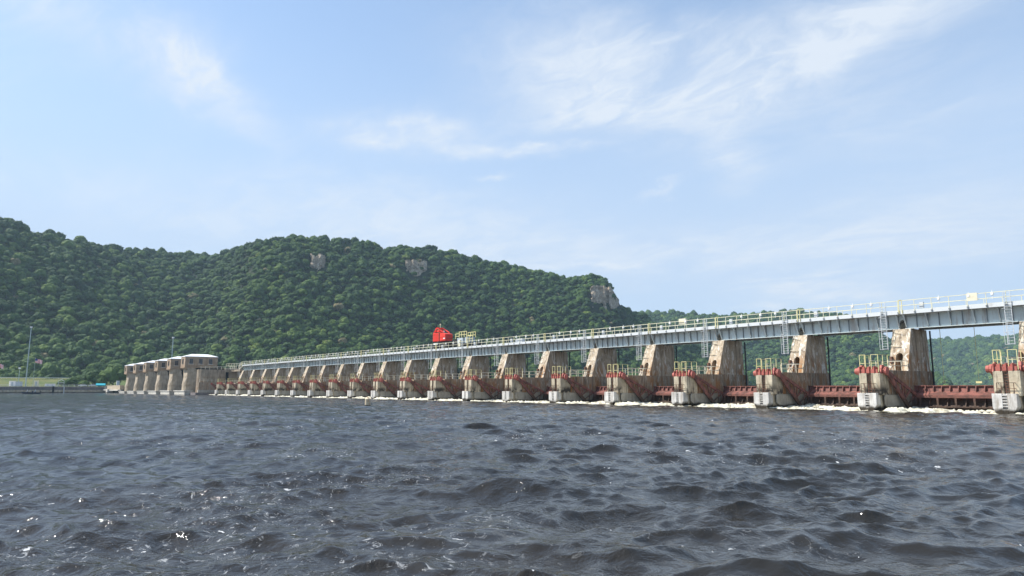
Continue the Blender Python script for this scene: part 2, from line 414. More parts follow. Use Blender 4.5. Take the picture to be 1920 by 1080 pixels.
def np_mesh(name, V, F, m, smooth=True, kind=None):
    me = bpy.data.meshes.new(name); V = np.asarray(V, np.float32); F = np.asarray(F, np.int32)
    me.vertices.add(len(V)); me.vertices.foreach_set('co', V.ravel())
    k = F.shape[1]; me.loops.add(F.size); me.loops.foreach_set('vertex_index', F.ravel())
    me.polygons.add(len(F)); me.polygons.foreach_set('loop_start', np.arange(len(F), dtype=np.int32)*k)
    me.polygons.foreach_set('use_smooth', np.full(len(F), smooth)); me.update(calc_edges=True)
    me.materials.append(M[m]); o = bpy.data.objects.new(name, me); COL.objects.link(o)
    if kind: o['kind'] = kind
    return o
def grid_faces(n, m):
    i, j = np.meshgrid(np.arange(n-1), np.arange(m-1), indexing='ij'); a = (i*m+j).ravel()
    return np.stack([a, a+m, a+m+1, a+1], 1)

ORD = ['first', 'second', 'third', 'fourth', 'fifth', 'sixth', 'seventh', 'eighth', 'ninth', 'tenth', 'eleventh', 'twelfth', 'thirteenth', 'fourteenth', 'fifteenth', 'sixteenth', 'seventeenth', 'eighteenth', 'nineteenth', 'twentieth', 'twenty-first', 'twenty-second']
D = 13.1
NP = 21        # piers k = 0 .. 20 running away to the left, plus one just past the right edge

# ------------------------------------------------------------------ ground and water
g = MB(); g.box(-1450, 1450, -1150, 3250, -4.2, -3.2); g.build('ground', 'soil', kind='structure')

def make_river():
    a0 = 51.5
    ang = np.concatenate([np.linspace(a0-180, a0-52, 40, endpoint=False), np.linspace(a0-52, a0-41, 60, endpoint=False), np.linspace(a0-41, a0+41, 860), np.linspace(a0+41, a0+52, 60)[1:], np.linspace(a0+52, a0+180, 40)[1:]])
    r = [1.5]
    while r[-1] < 1120:
        q = r[-1]; r.append(q + max(.09, min(q*.0062, 3+q*.004)) if q < 650 else q*1.06)
    r = np.array(r)
    A, Rr = np.meshgrid(np.radians(ang), r, indexing='ij')
    x = CAM[0] - np.sin(A)*Rr; y = CAM[1] + np.cos(A)*Rr
    cell = np.maximum(.09, Rr*.0062)
    rs = np.random.RandomState(5)
    N = 110
    lam = np.exp(np.linspace(math.log(.34), math.log(5.5), N))*rs.uniform(.93, 1.07, N)
    main = R(141.5+9)
    z = np.zeros_like(x); dx = np.zeros_like(x); dy = np.zeros_like(x)
    patch = 1+.4*fbm(x/14, y/14, 3.3, 3, 40); patch2 = 1+.5*fbm(x/5, y/5, 7.7, 3, 50)
    for i in range(N):
        L = lam[i]; th = main + rs.normal(0, .62); k = 2*math.pi/L
        amp = .0068*L if L < 1.3 else .0068*1.3*(L/1.3)**.28
        w = np.clip((L/cell-1.7)/1.6, 0, 1)
        if w.max() <= 0: continue
        ph = k*(x*math.cos(th)+y*math.sin(th)) + rs.uniform(0, 6.283)
        a = amp*w*(patch2 if L < 2 else patch)
        z += a*np.sin(ph)
        dx += a*1.05*math.cos(th)*np.cos(ph); dy += a*1.05*math.sin(th)*np.cos(ph)
    # a few single peaked swells near the boat
    for (px, py, hh, sx, sy) in ((11.6, -68.9, .30, 1.3, .75), (15.2, -72.8, .16, 1.2, .7)):
        c, s = math.cos(main), math.sin(main); u = (x-px)*c+(y-py)*s; v = -(x-px)*s+(y-py)*c
        q = hh*np.exp(-np.abs(u/sy)**1.5-(v/sx)**2); z += q
    fade = np.clip((Rr-1.5)/3, 0, 1); z *= fade*1.05; dx *= fade; dy *= fade
    V = np.stack([x+dx, y+dy, z], -1).reshape(-1, 3)
    return np_mesh('river_water', V, grid_faces(len(ang), len(r)), 'water', True, 'structure')
make_river()
p = MB(); p.add([(-1400, 9.3, 2.2), (1400, 9.3, 2.2), (1400, 3200, 2.2), (-1400, 3200, 2.2)], [(0, 1, 2, 3)]); p.build('pool_water', 'water', kind='structure')

# ------------------------------------------------------------------ hills
def pol(az, r): a = np.radians(az); return CAM[0]-np.sin(a)*r, CAM[1]+np.cos(a)*r
class Hill:
    def __init__(s, ridge, F, Rd, z0, top, seed, naz, gully=26, treeh=7):
        s.ridge = np.array(sorted(ridge)); s.F = np.array(sorted(F)); s.Rd = np.array(sorted(Rd)); s.z0 = z0; s.seed = seed; s.top = top; s.g = gully; s.th = treeh
        s.a0, s.a1 = s.ridge[0, 0], s.ridge[-1, 0]; s.naz = naz
    def pt(s, az, v):
        az = np.asarray(az, float); v = np.asarray(v, float)
        F = np.interp(az, s.F[:, 0], s.F[:, 1]); Rr = np.interp(az, s.Rd[:, 0], s.Rd[:, 1]); sl = np.interp(az, s.ridge[:, 0], s.ridge[:, 1])
        H = CAM[2]+sl*Rr-s.th
        vc = np.clip(v, 0, 1)
        r = F+(Rr-F)*v
        gx = az*Rr/57.3
        gn = fbm(gx/95+.4*v, v*1.1, 1.3, 3, s.seed)
        bmp = np.sin(np.pi*np.clip(v, 0, 1.0))
        r = r+s.g*1.6*gn*bmp
        prof = vc**1.08*(1-.18*np.sin(np.pi*vc))
        prof = vc*.55+.45*(3*vc**2-2*vc**3)
        h = s.z0+(H-s.z0)*prof + (v > 1)*(-(v-1)*90)
        h = h+3.0*fbm(gx/22, v*8, 4.1, 3, s.seed+3)*bmp
        x, y = pol(az, r)
        return x, y, h
    def mesh(s, name):
        az = np.linspace(s.a0, s.a1, s.naz); v = np.concatenate([[-.02], np.linspace(0, 1, 60), [1.15, 1.35, 1.7]])
        A, Vv = np.meshgrid(az, v, indexing='ij'); x, y, h = s.pt(A, Vv); h[:, 0] = -3.5
        return np_mesh(name, np.stack([x, y, h], -1).reshape(-1, 3), grid_faces(len(az), len(v)), 'woodfloor', True, 'structure')
near_ridge = [(100, .215), (94, .212), (88.61, 0.2016), (86.77, 0.1912), (85.53, 0.1881), (83.93, 0.1855), (82.26, 0.1806), (80.89, 0.1775), (79.51, 0.1799), (77.73, 0.1799), (76.25, 0.1778), (74.75, 0.1799), (74.01, 0.1868), (72.49, 0.1984), (70.53, 0.2093), (68.91, 0.2143), (66.41, 0.2124), (63.85, 0.21), (62.12, 0.2034), (60.37, 0.2061), (58.61, 0.2054), (56.38, 0.1983), (54.14, 0.1893), (51.91, 0.1831), (49.67, 0.1743), (47.44, 0.1645), (46.34, 0.1611), (45.67, 0.1656), (44.79, 0.1669), (43.91, 0.1627), (43.27, 0.1515), (42.72, 0.1342), (42.43, 0.1202), (41.58, 0.1107), (40.52, 0.1012), (38.85, 0.087), (36.81, 0.0653), (32.88, 0.0242), (31, .012)]
hillA = Hill(near_ridge, [(30, 960), (36, 930), (42, 840), (50, 760), (60, 700), (70, 650), (80, 625), (90, 620), (100, 620)],
             [(30, 990), (36, 1010), (40, 1000), (43, 985), (50, 985), (60, 930), (68, 890), (72, 900), (75.5, 1090), (79, 1060), (84, 930), (90, 880), (100, 880)], 3, 0, 11, 420)
mid_ridge = [(52, .100), (45.28, 0.1055), (43.1, 0.1066), (41.37, 0.1091), (38.82, 0.1074), (36.73, 0.1042), (34.68, 0.1016), (33.47, 0.1024), (31.09, 0.1024), (28.79, 0.103), (26.57, 0.0991), (25.49, 0.0954), (24.46, 0.0849), (23.47, 0.0719), (22.51, 0.0557), (21.27, 0.0319), (20.37, 0.0154), (19.5, .009)]
hillB = Hill(mid_ridge, [(19, 1300), (52, 1250)], [(19, 1360), (24, 1560), (30, 1680), (52, 1700)], 3, 0, 31, 160, 30, 8)
far_ridge = [(36, .05), (29.69, 0.0556), (26.7, 0.0613), (23.52, 0.0597), (21.82, 0.0607), (19.86, 0.0582), (18.59, 0.0593), (17.06, 0.0595), (15.58, 0.0609), (13.87, 0.0608), (10.18, 0.0594), (5, .062), (-4, .058)]
hillC = Hill(far_ridge, [(-4, 2150), (36, 2150)], [(-4, 2650), (36, 2650)], 3, 0, 51, 160, 60, 8)
hillA.mesh('hills'); hillB.mesh('hills'); hillC.mesh('hills')

# ---- crowns
def crown(seed, name, lumps=15, leaves=330, trunk=True, squash=.8, m='leaf', sub=2, leafsize=.085):
    rs = np.random.RandomState(seed); bm = bmesh.new(); cen = []
    for i in range(lumps):
        a = i*2.399+rs.uniform(-.4, .4); u = (i+.5)/lumps
        el = u**.8*1.25; rr = math.cos(el)*rs.uniform(.5, .72)
        c = Vector((rr*math.cos(a), rr*math.sin(a), .55+squash*.72*math.sin(el)*rs.uniform(.8, 1.1))); rad = rs.uniform(.25, .43)
        cen.append((c, rad))
        g = bmesh.ops.create_icosphere(bm, subdivisions=sub, radius=rad)
        ph = rs.uniform(0, 50)
        for v in g['verts']:
            d = v.co.normalized(); k = 1+.30*(rs.rand()-.5)
            v.co = Vector((v.co.x*k, v.co.y*k, v.co.z*k*.85))+c
    cen_low = [(Vector((rs.uniform(-.6, .6), rs.uniform(-.6, .6), rs.uniform(.2, .5))), .35) for _ in range(5)]
    for _ in range(leaves):
        c, rad = (cen+cen_low)[rs.randint(len(cen)+5)]
        d = Vector(rs.normal(0, 1, 3)).normalized(); P = c+d*rad*rs.uniform(.95, 1.28)
        s = leafsize*rs.uniform(.6, 1.3); t = Vector(rs.normal(0, 1, 3)).normalized(); t = (t-d*t.dot(d)*.6).normalized(); q = d.cross(t).normalized()
        bm.faces.new([bm.verts.new(P+t*s), bm.verts.new(P+q*s*.8), bm.verts.new(P-t*s), bm.verts.new(P-q*s*.8)])
    me = bpy.data.meshes.new(name)
    nleaf = len(bm.faces)
    if trunk:
        rings = []
        base = [bm.verts.new((.045*math.cos(i*1.047), .045*math.sin(i*1.047), -.45)) for i in range(6)]
        topv = [bm.verts.new((.03*math.cos(i*1.047)+.03, .03*math.sin(i*1.047), .7)) for i in range(6)]
        for i in range(6):
            f = bm.faces.new([base[i], base[(i+1) % 6], topv[(i+1) % 6], topv[i]]); f.material_index = 1
    bm.to_mesh(me); bm.free(); me.materials.append(M[m]); me.materials.append(M['bark'])
    return me
proto = bpy.data.collections.new('crown_shapes')
for i in range(6):
    proto.objects.link(bpy.data.objects.new('crown_shape_%d' % i, crown(100+i, 'crown', 13+i, 300, True, .8+.08*(i % 3))))

ng = bpy.data.node_groups.new('forest_scatter', 'GeometryNodeTree')
ng.interface.new_socket('Geometry', in_out='INPUT', socket_type='NodeSocketGeometry')
ng.interface.new_socket('Geometry', in_out='OUTPUT', socket_type='NodeSocketGeometry')
gi = ng.nodes.new('NodeGroupInput'); go = ng.nodes.new('NodeGroupOutput'); iop = ng.nodes.new('GeometryNodeInstanceOnPoints')
ci = ng.nodes.new('GeometryNodeCollectionInfo'); ci.inputs['Collection'].default_value = proto; ci.inputs['Separate Children'].default_value = True; ci.inputs['Reset Children'].default_value = True
def na(name, typ):
    n = ng.nodes.new('GeometryNodeInputNamedAttribute'); n.data_type = typ; n.inputs['Name'].default_value = name
    return [o for o in n.outputs if o.enabled and o.name == 'Attribute'][0]
L = ng.links.new
L(gi.outputs[0], iop.inputs['Points']); L(ci.outputs[0], iop.inputs['Instance']); iop.inputs['Pick Instance'].default_value = True
L(na('idx', 'INT'), iop.inputs['Instance Index']); L(na('rot', 'FLOAT_VECTOR'), iop.inputs['Rotation']); L(na('scl', 'FLOAT_VECTOR'), iop.inputs['Scale'])
L(iop.outputs[0], go.inputs[0])

def scatter(name, P, size, tint, seed):
    rs = np.random.RandomState(seed); n = len(P)
    me = bpy.data.meshes.new(name); me.vertices.add(n); me.vertices.foreach_set('co', np.asarray(P, np.float32).ravel())
    def at(nm, t, data):
        a = me.attributes.new(nm, t, 'POINT'); a.data.foreach_set('vector' if t == 'FLOAT_VECTOR' else 'value', np.ascontiguousarray(data).ravel())
    at('idx', 'INT', rs.randint(0, 6, n).astype(np.int32))
    rot = np.zeros((n, 3), np.float32); rot[:, 2] = rs.uniform(0, 6.28, n); rot[:, 0] = rs.normal(0, .1, n); at('rot', 'FLOAT_VECTOR', rot)
    sc = np.stack([size, size, size*rs.uniform(.8, 1.25, n)], 1).astype(np.float32); at('scl', 'FLOAT_VECTOR', sc)
    at('tint', 'FLOAT', np.clip(tint, 0, 1.2).astype(np.float32))
    me.update()
    o = bpy.data.objects.new(name, me); COL.objects.link(o); md = o.modifiers.new('scatter', 'NODES'); md.node_group = ng
    o['kind'] = 'stuff'; return o

# cliffs: azimuth range, slope (height over distance) range
CL = [(45.02, 42.62, .1150, .1500), (60.45, 58.55, .1580, .1885), (67.95, 66.75, .1655, .1915), (50.25, 49.75, .1535, .1625), (64.0, 63.6, .158, .166)]
def in_cliff(az, sl, pad=0):
    m = np.zeros(len(az), bool)
    for a1, a0, s0, s1 in CL:
        m |= (az < a1+.1) & (az > a0-.15) & (sl > s0-.0085) & (sl < s1-.006)
    return m
def forest(hill, name, spacing, size, seed, vmin=0, vmax=1.22):
    rs = np.random.RandomState(seed)
    Rm = np.mean(hill.Rd[:, 1]); nA = int((hill.a1-hill.a0)/57.3*Rm/spacing); length = np.mean(hill.Rd[:, 1]-np.interp(hill.Rd[:, 0], hill.F[:, 0], hill.F[:, 1]))*1.28; nV = int(length*(vmax-vmin)/spacing)
    A, Vv = np.meshgrid(np.linspace(hill.a0+.2, hill.a1-.2, nA), np.linspace(vmin, vmax, nV), indexing='ij')
    A = A.ravel()+rs.uniform(-.5, .5, A.size)*(hill.a1-hill.a0)/nA*1.2; Vv = Vv.ravel()+rs.uniform(-.5, .5, Vv.size)*(vmax-vmin)/nV*1.2
    Vv = np.clip(Vv, 0, None)
    x, y, h = hill.pt(A, Vv)
    rr = np.hypot(x-CAM[0], y-CAM[1]); sl = (h-CAM[2])/rr
    keep = np.ones(len(x), bool)
    if hill is hillA: keep &= ~(in_cliff(A, sl) & (rs.rand(len(x)) > .10))
    x, y, h, Vv, A = x[keep], y[keep], h[keep], Vv[keep], A[keep]
    n = len(x)
    sz = size*np.clip(rs.lognormal(-.08, .30, n), .45, 1.75)
    tn = .36+.26*fbm(x/60, y/60, h/60, 3, seed+9)+rs.normal(0, .15, n)+.10*(1-np.clip(Vv*1.4, 0, 1))
    lucky = rs.rand(n) < .05; tn = np.where(lucky, rs.uniform(.7, .9, n), np.minimum(tn, .86)); tn = np.where(rs.rand(n) < .006, 1.2, tn)
    return scatter(name, np.stack([x, y, h-1.2+rs.uniform(-2.2, 1.8, n)], 1), sz, tn, seed)
f1 = forest(hillA, 'forest', 5.4, 4.5, 1); tag(f1, 'dense green broadleaf forest covering the near bluff', 'forest')
f2 = forest(hillB, 'forest', 6.8, 5.8, 2); tag(f2, 'hazy green forest on the lower hill seen under the bridge', 'forest')
f3 = forest(hillC, 'forest', 9.5, 7.8, 3); tag(f3, 'bluish far forest on the distant ridge at right', 'forest')

def make_cliff(a1, a0, s0, s1, seed):
    am = (a0+a1)/2; vs = np.linspace(0, 1, 60); x, y, h = hillA.pt(np.full(60, am), vs); rr = np.hypot(x-CAM[0], y-CAM[1]); sl = (h-CAM[2])/rr
    order = np.argsort(sl); rb = float(np.interp(s0, sl[order], rr[order]))
    r0 = rb-2
    def colr(a):
        x, y, h = hillA.pt(np.full(80, a), np.linspace(0, 1, 80)); q = np.hypot(x-CAM[0], y-CAM[1]); sl = np.maximum.accumulate((h-CAM[2])/q); return float(np.interp(s0, sl, q))
    n = max(12, int((a1-a0)/57.3*r0/.9)); m = max(12, int((s1-s0)*r0/.9))
    A, Sx = np.meshgrid(np.linspace(a1, a0, n), np.linspace(0, 1, m), indexing='ij')
    tops = np.minimum(s1, np.interp(A, hillA.ridge[:, 0], hillA.ridge[:, 1])-.004); Sx = (s0-.012)+Sx*(tops-s0+.012)
    U = (a1-A)/57.3*r0; Hh = CAM[2]+Sx*r0
    Hfix = Sx
    u = (A-a0)/(a1-a0)*2-1; w = (Sx-(s0+s1)/2)/((s1-s0)/2)
    blk = np.floor(U/5.5+.6*fbm(U/9, Hh/30, 1, 2, seed)*2); col = _h(blk.astype(np.int64), blk.astype(np.int64)*0, blk.astype(np.int64)*0, seed)
    bed = np.floor(Hh/4.2+.3*fbm(U/12, Hh/9, 2, 2, seed+4)); bd = _h(bed.astype(np.int64), blk.astype(np.int64), bed.astype(np.int64)*0, seed+1)
    rr2 = r0+6.5*col+2.4*bd+3*fbm(U/4, Hh/5, 3, 4, seed+2) + 4*np.abs(u)**4 + .25*(Hh-Hh.min()) + 5*fbm(U/14, Hh/40, 2.2, 2, seed+8)
    cr_ = np.array([colr(a) for a in A[:, 0]]); rr2 = rr2+(np.minimum(cr_-4, cr_.mean()+25)-r0)[:, None]
    edge = np.maximum(np.abs(u), np.maximum(w, 0))+.42*fbm(U/6, Hh/9, 9, 4, seed+7)
    rr2 = np.where(edge > .97, rr2+30, rr2)
    x, y = pol(A, rr2); Hh = CAM[2]+Hfix*(r0+(np.minimum(cr_-4, cr_.mean()+25)-r0))[:, None]
    return np_mesh('cliff', np.stack([x, y, Hh], -1).reshape(-1, 3), grid_faces(n, m), 'rock', False, 'structure')
for i, c in enumerate(CL): make_cliff(*c, 70+i)

# ------------------------------------------------------------------ spillway pier
PC = 1.38
def make_pier():
    r = empty('spillway_pier', (0, 0, 0))
    s = MB()
    s.prism_z([(.24, .55), (1.08, .55), (1.08, .95), (1.56, .95), (1.56, .55), (2.52, .55), (2.52, 2.9), (.24, 2.9)], 1.75, 4.18)
    s.prism_z([(.45, 1.0), (2.3, 1.0), (2.3, 2.9), (.45, 2.9)], -3, 1.75)
    s.build('pier_stem', 'stem', r, bevel=.04)
    s = MB(); s.prism_z([(.24, 2.9), (2.52, 2.9), (2.52, 15.0), (1.9, 16.6), (.86, 16.6), (.24, 15.0)], -3, 4.55)
    s.build('pier_wall', 'stem_back', r, bevel=.04)
    f = MB()
    for sx in (-1, 1):
        x0, x1 = (2.52, 2.64) if sx > 0 else (.12, .24)
        f.prism_x([(1.35, 1.78), (1.15, 1.5), (1.2, .75), (1.7, .35), (6.5, .28), (8.5, .6), (8.5, 1.78)], x0, x1)
    f.build('pier_footing', 'foot', r, bevel=.05)
    # white nose block with a step slot
    nb = MB(); T = 1.0
    nb.prism_y([(.14, 1.98), (.14, .61), (.46, -.1), (1.0, -.35), (1.0, 1.98)], 0, T)
    nb.prism_y([(1.42, 1.98), (1.42, -.3), (1.75, -.05), (2.22, .72), (2.22, 1.98)], 0, T)
    nb.prism_y([(1.0, .5), (1.0, -.35), (1.42, -.3), (1.42, .5)], 0, T)
    nb.box(1.0, 1.42, .28, T, .5, 1.98)
    nb.build('nose_block', 'block', r, bevel=.03)
    for i in range(5):
        q = MB().box(1.003, 1.417, .02, .275, .70+i*.27, .80+i*.27).build('step', 'block', r)
    # ladder in the stem slot
    l = MB()
    for x in (1.14, 1.50): l.bar((x, .7, 2.0), (x, .7, 4.3), .06)
    for i in range(8): l.bar((1.14, .7, 2.15+i*.28), (1.50, .7, 2.15+i*.28), .07)
    l.build('ladder', 'rustbar', r)
    MB().rail([(.62, .9, 1.98), (.62, .06, 1.98), (1.0, .06, 1.98)], (.5, 1.05), 1.0, .045, .05).rail([(1.42, .06, 1.98), (2.05, .06, 1.98), (2.05, .9, 1.98)], (.5, 1.05), 1.0, .045, .05).bar((.62, .06, 3.03), (2.05, .06, 3.03), .045).build('landing_railing', 'rustbar', r)
    # red trunnion girder across the pier head
    t = MB()
    t.bar((-.55, 1.55, 4.42), (3.0, 1.55, 4.42), .55, .55, 12)
    for x in (-.42, 2.72): t.bar((x-.14, 1.55, 4.42), (x+.14, 1.55, 4.42), .72, .72, 12)
    t.box(.3, 2.3, .62, 1.9, 4.19, 4.62)
    t.box(.55, 2.0, .75, 1.7, 4.62, 4.86)
    for x in (.3, .85, 1.35, 1.9): t.box(x, x+.09, .5, 1.1, 4.19, 4.95)
    t.prism_x([(.85, 4.1), (1.2, 4.1), (2.0, 4.95), (1.7, 5.12), (1.3, 5.1)], 2.28, 2.52)
    t.prism_x([(.85, 4.1), (1.2, 4.1), (2.0, 4.95), (1.7, 5.12), (1.3, 5.1)], .1, .3)
    t.build('trunnion_girder', 'red', r, bevel=.02)
    # tower
    w = MB(); zb, zt = 4.55, 9.66
    def ring(z):
        k = (z-zb)/(zt-zb); f = 8.1+(10.0-8.1)*k; x0 = .28+.06*k; x1 = 2.5-.10*k; return x0, x1, f
    x0b, x1b, fb = ring(zb); x0t, x1t, ft = ring(zt); za = 6.75; x0a, x1a, fa = ring(za)
    ax0, ax1 = .98, 1.78
    def quadbox(x0, x1, z0, z1, dep=None):
        def fy(z): return 8.1+(10.0-8.1)*(z-zb)/(zt-zb)
        e = (lambda z: fy(z)+dep) if dep else (lambda z: 14.6)
        return [[(x0(z), fy(z), z), (x1(z), fy(z), z), (x1(z), e(z), z), (x0(z), e(z), z)] for z in (z0, z1)]
    Lx = lambda z: ring(z)[0]; Rx = lambda z: ring(z)[1]
    w.loft(quadbox(Lx, lambda z: ax0, zb, za)); w.loft(quadbox(lambda z: ax1, Rx, zb, za))
    # arch voussoirs
    n = 6; zc = za-.45
    w.loft([[(Lx(z), ring(z)[2], z), (Rx(z), ring(z)[2], z), (Rx(z), 14.6, z), (Lx(z), 14.6, z)] for z in (za, 7.4, 8.2, 9.1, zt)])
    hw = (ax1-ax0)/2; cx = (ax0+ax1)/2
    arc = [(cx+hw*math.cos(a), zc+.42*math.sin(a)) for a in np.linspace(0, math.pi, 9)]
    fy = ring(zc)[2]
    for i in range(8):
        (xa, za1), (xb, zb1) = arc[i], arc[i+1]
        w.add([(xa, ring(za1)[2], za1), (xb, ring(zb1)[2], zb1), (xb, ring(za)[2], za), (xa, ring(za)[2], za),
               (xa, 11, za1), (xb, 11, zb1), (xb, 11, za), (xa, 11, za)], [(0, 1, 2, 3), (4, 7, 6, 5), (0, 4, 5, 1)])
    w.box(ax0, ax1, 12.2, 14.6, zb, za)
    w.box(.7, 2.1, 14.6, 15.1, zb, 9.2)
    w.build('tower', 'tower', r)
    MB().box(1.35, 1.75, 9.2, 9.35, 7.3, 7.35).bar((.4, 9.0, 7.62), (1.4, 9.0, 7.62), .07).bar((.62, 8.2, 4.6), (.62, 9.95, 9.5), .07).bar((.62, 9.75, 9.2), (1.5, 9.5, 9.2), .05).build('conduit', 'cream', r)
    MB().box(.42, .66, 8.28, 8.7, 5.5, 6.3).build('control_box', 'rustbar', r)
    MB().bar((2.62, 15.0, .5), (2.62, 15.0, 9.6), .15).build('gate_guide', 'darksteel', r)
    # yellow cage at the head, cream walkway rail behind
    y = MB()
    y.rail([(1.0, .70, 4.3), (.36, .70, 4.3)], (1.0, 1.95), 1, .05, .055).rail([(1.62, .70, 4.3), (2.38, .70, 4.3)], (1.0, 1.95), 1, .05, .055)
    y.rail([(.36, .70, 4.3), (.36, 3.1, 4.3)], (1.0, 1.95), 1.3, .045, .05).rail([(2.38, .70, 4.3), (2.38, 3.1, 4.3)], (1.0, 1.95), 1.3, .045, .05)
    y.build('head_railing', 'yellow', r)
    y = MB(); y.rail([(.36, 3.1, 4.55), (.36, 8.0, 4.55)], (.55, 1.15), 1.6, .055, .06).rail([(2.42, 3.1, 4.55), (2.42, 8.3, 4.55)], (.55, 1.15), 1.6, .055, .06)
    y.bar((.36, 8.0, 5.7), (2.42, 8.0, 5.7), .055)
    y.build('walkway_railing', 'cream', r)
    return r
GP = 'spillway piers in a row across the river'
def pier_label(k):
    if k == -1: return 'stained concrete spillway pier just past the right edge of the photo'
    if k == 0: return 'stained concrete spillway pier cut by the right edge, nearest to the camera'
    if k == 20: return 'last stained concrete spillway pier, next to the tall abutment'
    return 'stained concrete spillway pier with white nose block, %s from the right edge' % ORD[k]
pier0 = make_pier()
for k in range(-1, NP):
    o = pier0 if k == 0 else copy_tree(pier0)
    o.location = (-D*k, 0, 0); tag(o, pier_label(k), 'pier', GP)

# ------------------------------------------------------------------ tainter gate between pier k+1 (left) and pier k (right); local x from left pier origin
def make_gate():
    r = empty('tainter_gate', (0, 0, 0))
    TY, TZ, RAD = 1.55, 4.42, 7.55; x0, x1 = 2.72, 13.14
    def on(z, d=0): return TY+math.sqrt(max(.01, (RAD-d)**2-(z-TZ)**2))
    zs = [-1.6, -1.0, -.4, .2, .8, 1.4, 2.0, 2.45, 2.82]
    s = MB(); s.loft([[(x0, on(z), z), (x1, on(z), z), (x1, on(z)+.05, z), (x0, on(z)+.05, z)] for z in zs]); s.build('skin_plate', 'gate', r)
    s = MB(); s.box(x0, x1, on(2.8)-.22, on(2.8), 2.74, 2.84); s.build('top_beam', 'gate', r)
    # shelf girder
    s = MB(); s.prism_x([(7.55, 1.42), (7.55, 1.74), (7.62, 1.76), (on(2.1)-.004, 2.16), (on(2.1)-.004, 2.08), (7.7, 1.66), (7.63, 1.42)], x0+.55, x1); s.build('shelf_girder', 'gate', r)
    s = MB(); s.prism_x([(7.2, .35), (7.2, .5), (on(.4)-.004, .5), (on(.4)-.004, .35)], x0, x1); s.build('lower_girder', 'gate', r)
    for i in range(12):
        x = x0+.42+i*.86
        q = MB(); q.prism_x([(on(2.15, .3), 2.18), (on(2.15)-.01, 2.18), (on(2.74)-.01, 2.74), (on(2.74, .26), 2.74)], x-.045, x+.045); q.build('top_rib', 'gate', r)
    for i in range(11):
        x = x0+1.0+i*.92
        q = MB()
        if i % 2 == 0:
            q.bar((x, 7.62, 1.42), (x+.03, 7.58, .42), .11, .2); q.bar((x+.03, 7.58, .46), (x, 7.1, -1.2), .11, .3)
        else:
            q.bar((x, on(1.3, .15), 1.42), (x, on(.5, .2), .42), .08, .3); q.bar((x, 7.6, .42), (x, 7.15, -1.2), .09, .3)
        q.build('lower_rib', 'gate', r)
    for sx in (0, 1):
        xa = x0+.14 if sx == 0 else x1-.14; xb = x0+.62 if sx == 0 else x1-.62
        tr = Vector((xa, TY, TZ)); u1 = Vector((xb, 7.75, 1.72)); l1 = Vector((xb, 6.9, -.9)); 
        q = MB(); q.bar(tr, u1, .18, .36); q.build('upper_arm', 'gate', r)
        q = MB(); q.bar(tr, l1, .22, .50); q.build('lower_arm', 'gate', r)
        q = MB(); q.bar((xa-.12, TY, TZ), (xa+.12, TY, TZ), .95, .95, 12); q.build('arm_hub', 'red', r)
        up = lambda t: tr.lerp(u1, t); lo = lambda t: tr.lerp(l1, t)
        for a, c, w in ((up(.33), lo(.30), .12), (up(.48), lo(.60), .12), (up(.62), lo(.60), .10), (up(.78), lo(.60), .14), (up(.86), lo(.90), .10), (up(.97), lo(.72), .12), (u1, Vector((xb, 7.0, -.6)), .12)):
            MB().bar(a, c, w*1.1).build('arm_brace', 'gate', r)
    q = MB(); q.bar((x0+.62, 6.7, -.45), (x0+2.6, 7.6, .55), .14).bar((x1-.62, 6.7, -.45), (x1-2.6, 7.6, .55), .14); q.build('sway_brace', 'gate', r)
    return r
gate0 = make_gate()
for k in range(-1, NP):
    o = gate0 if k == 0 else copy_tree(gate0); o.location = (-D*(k+1), 0, 0)
    if k == -1: lb = 'rust-red tainter gate just past the right edge of the photo'
    elif k == 0: lb = 'widest looking rust-red tainter gate, left of the pier at the right edge'
    elif k == 20: lb = 'last rust-red tainter gate, between abutment and leftmost spillway pier'
    else: lb = 'rust-red tainter gate between %s and %s spillway pier from the right edge' % (ORD[k], ORD[k+1])
    tag(o, lb, 'gate', 'spillway gates between the piers')

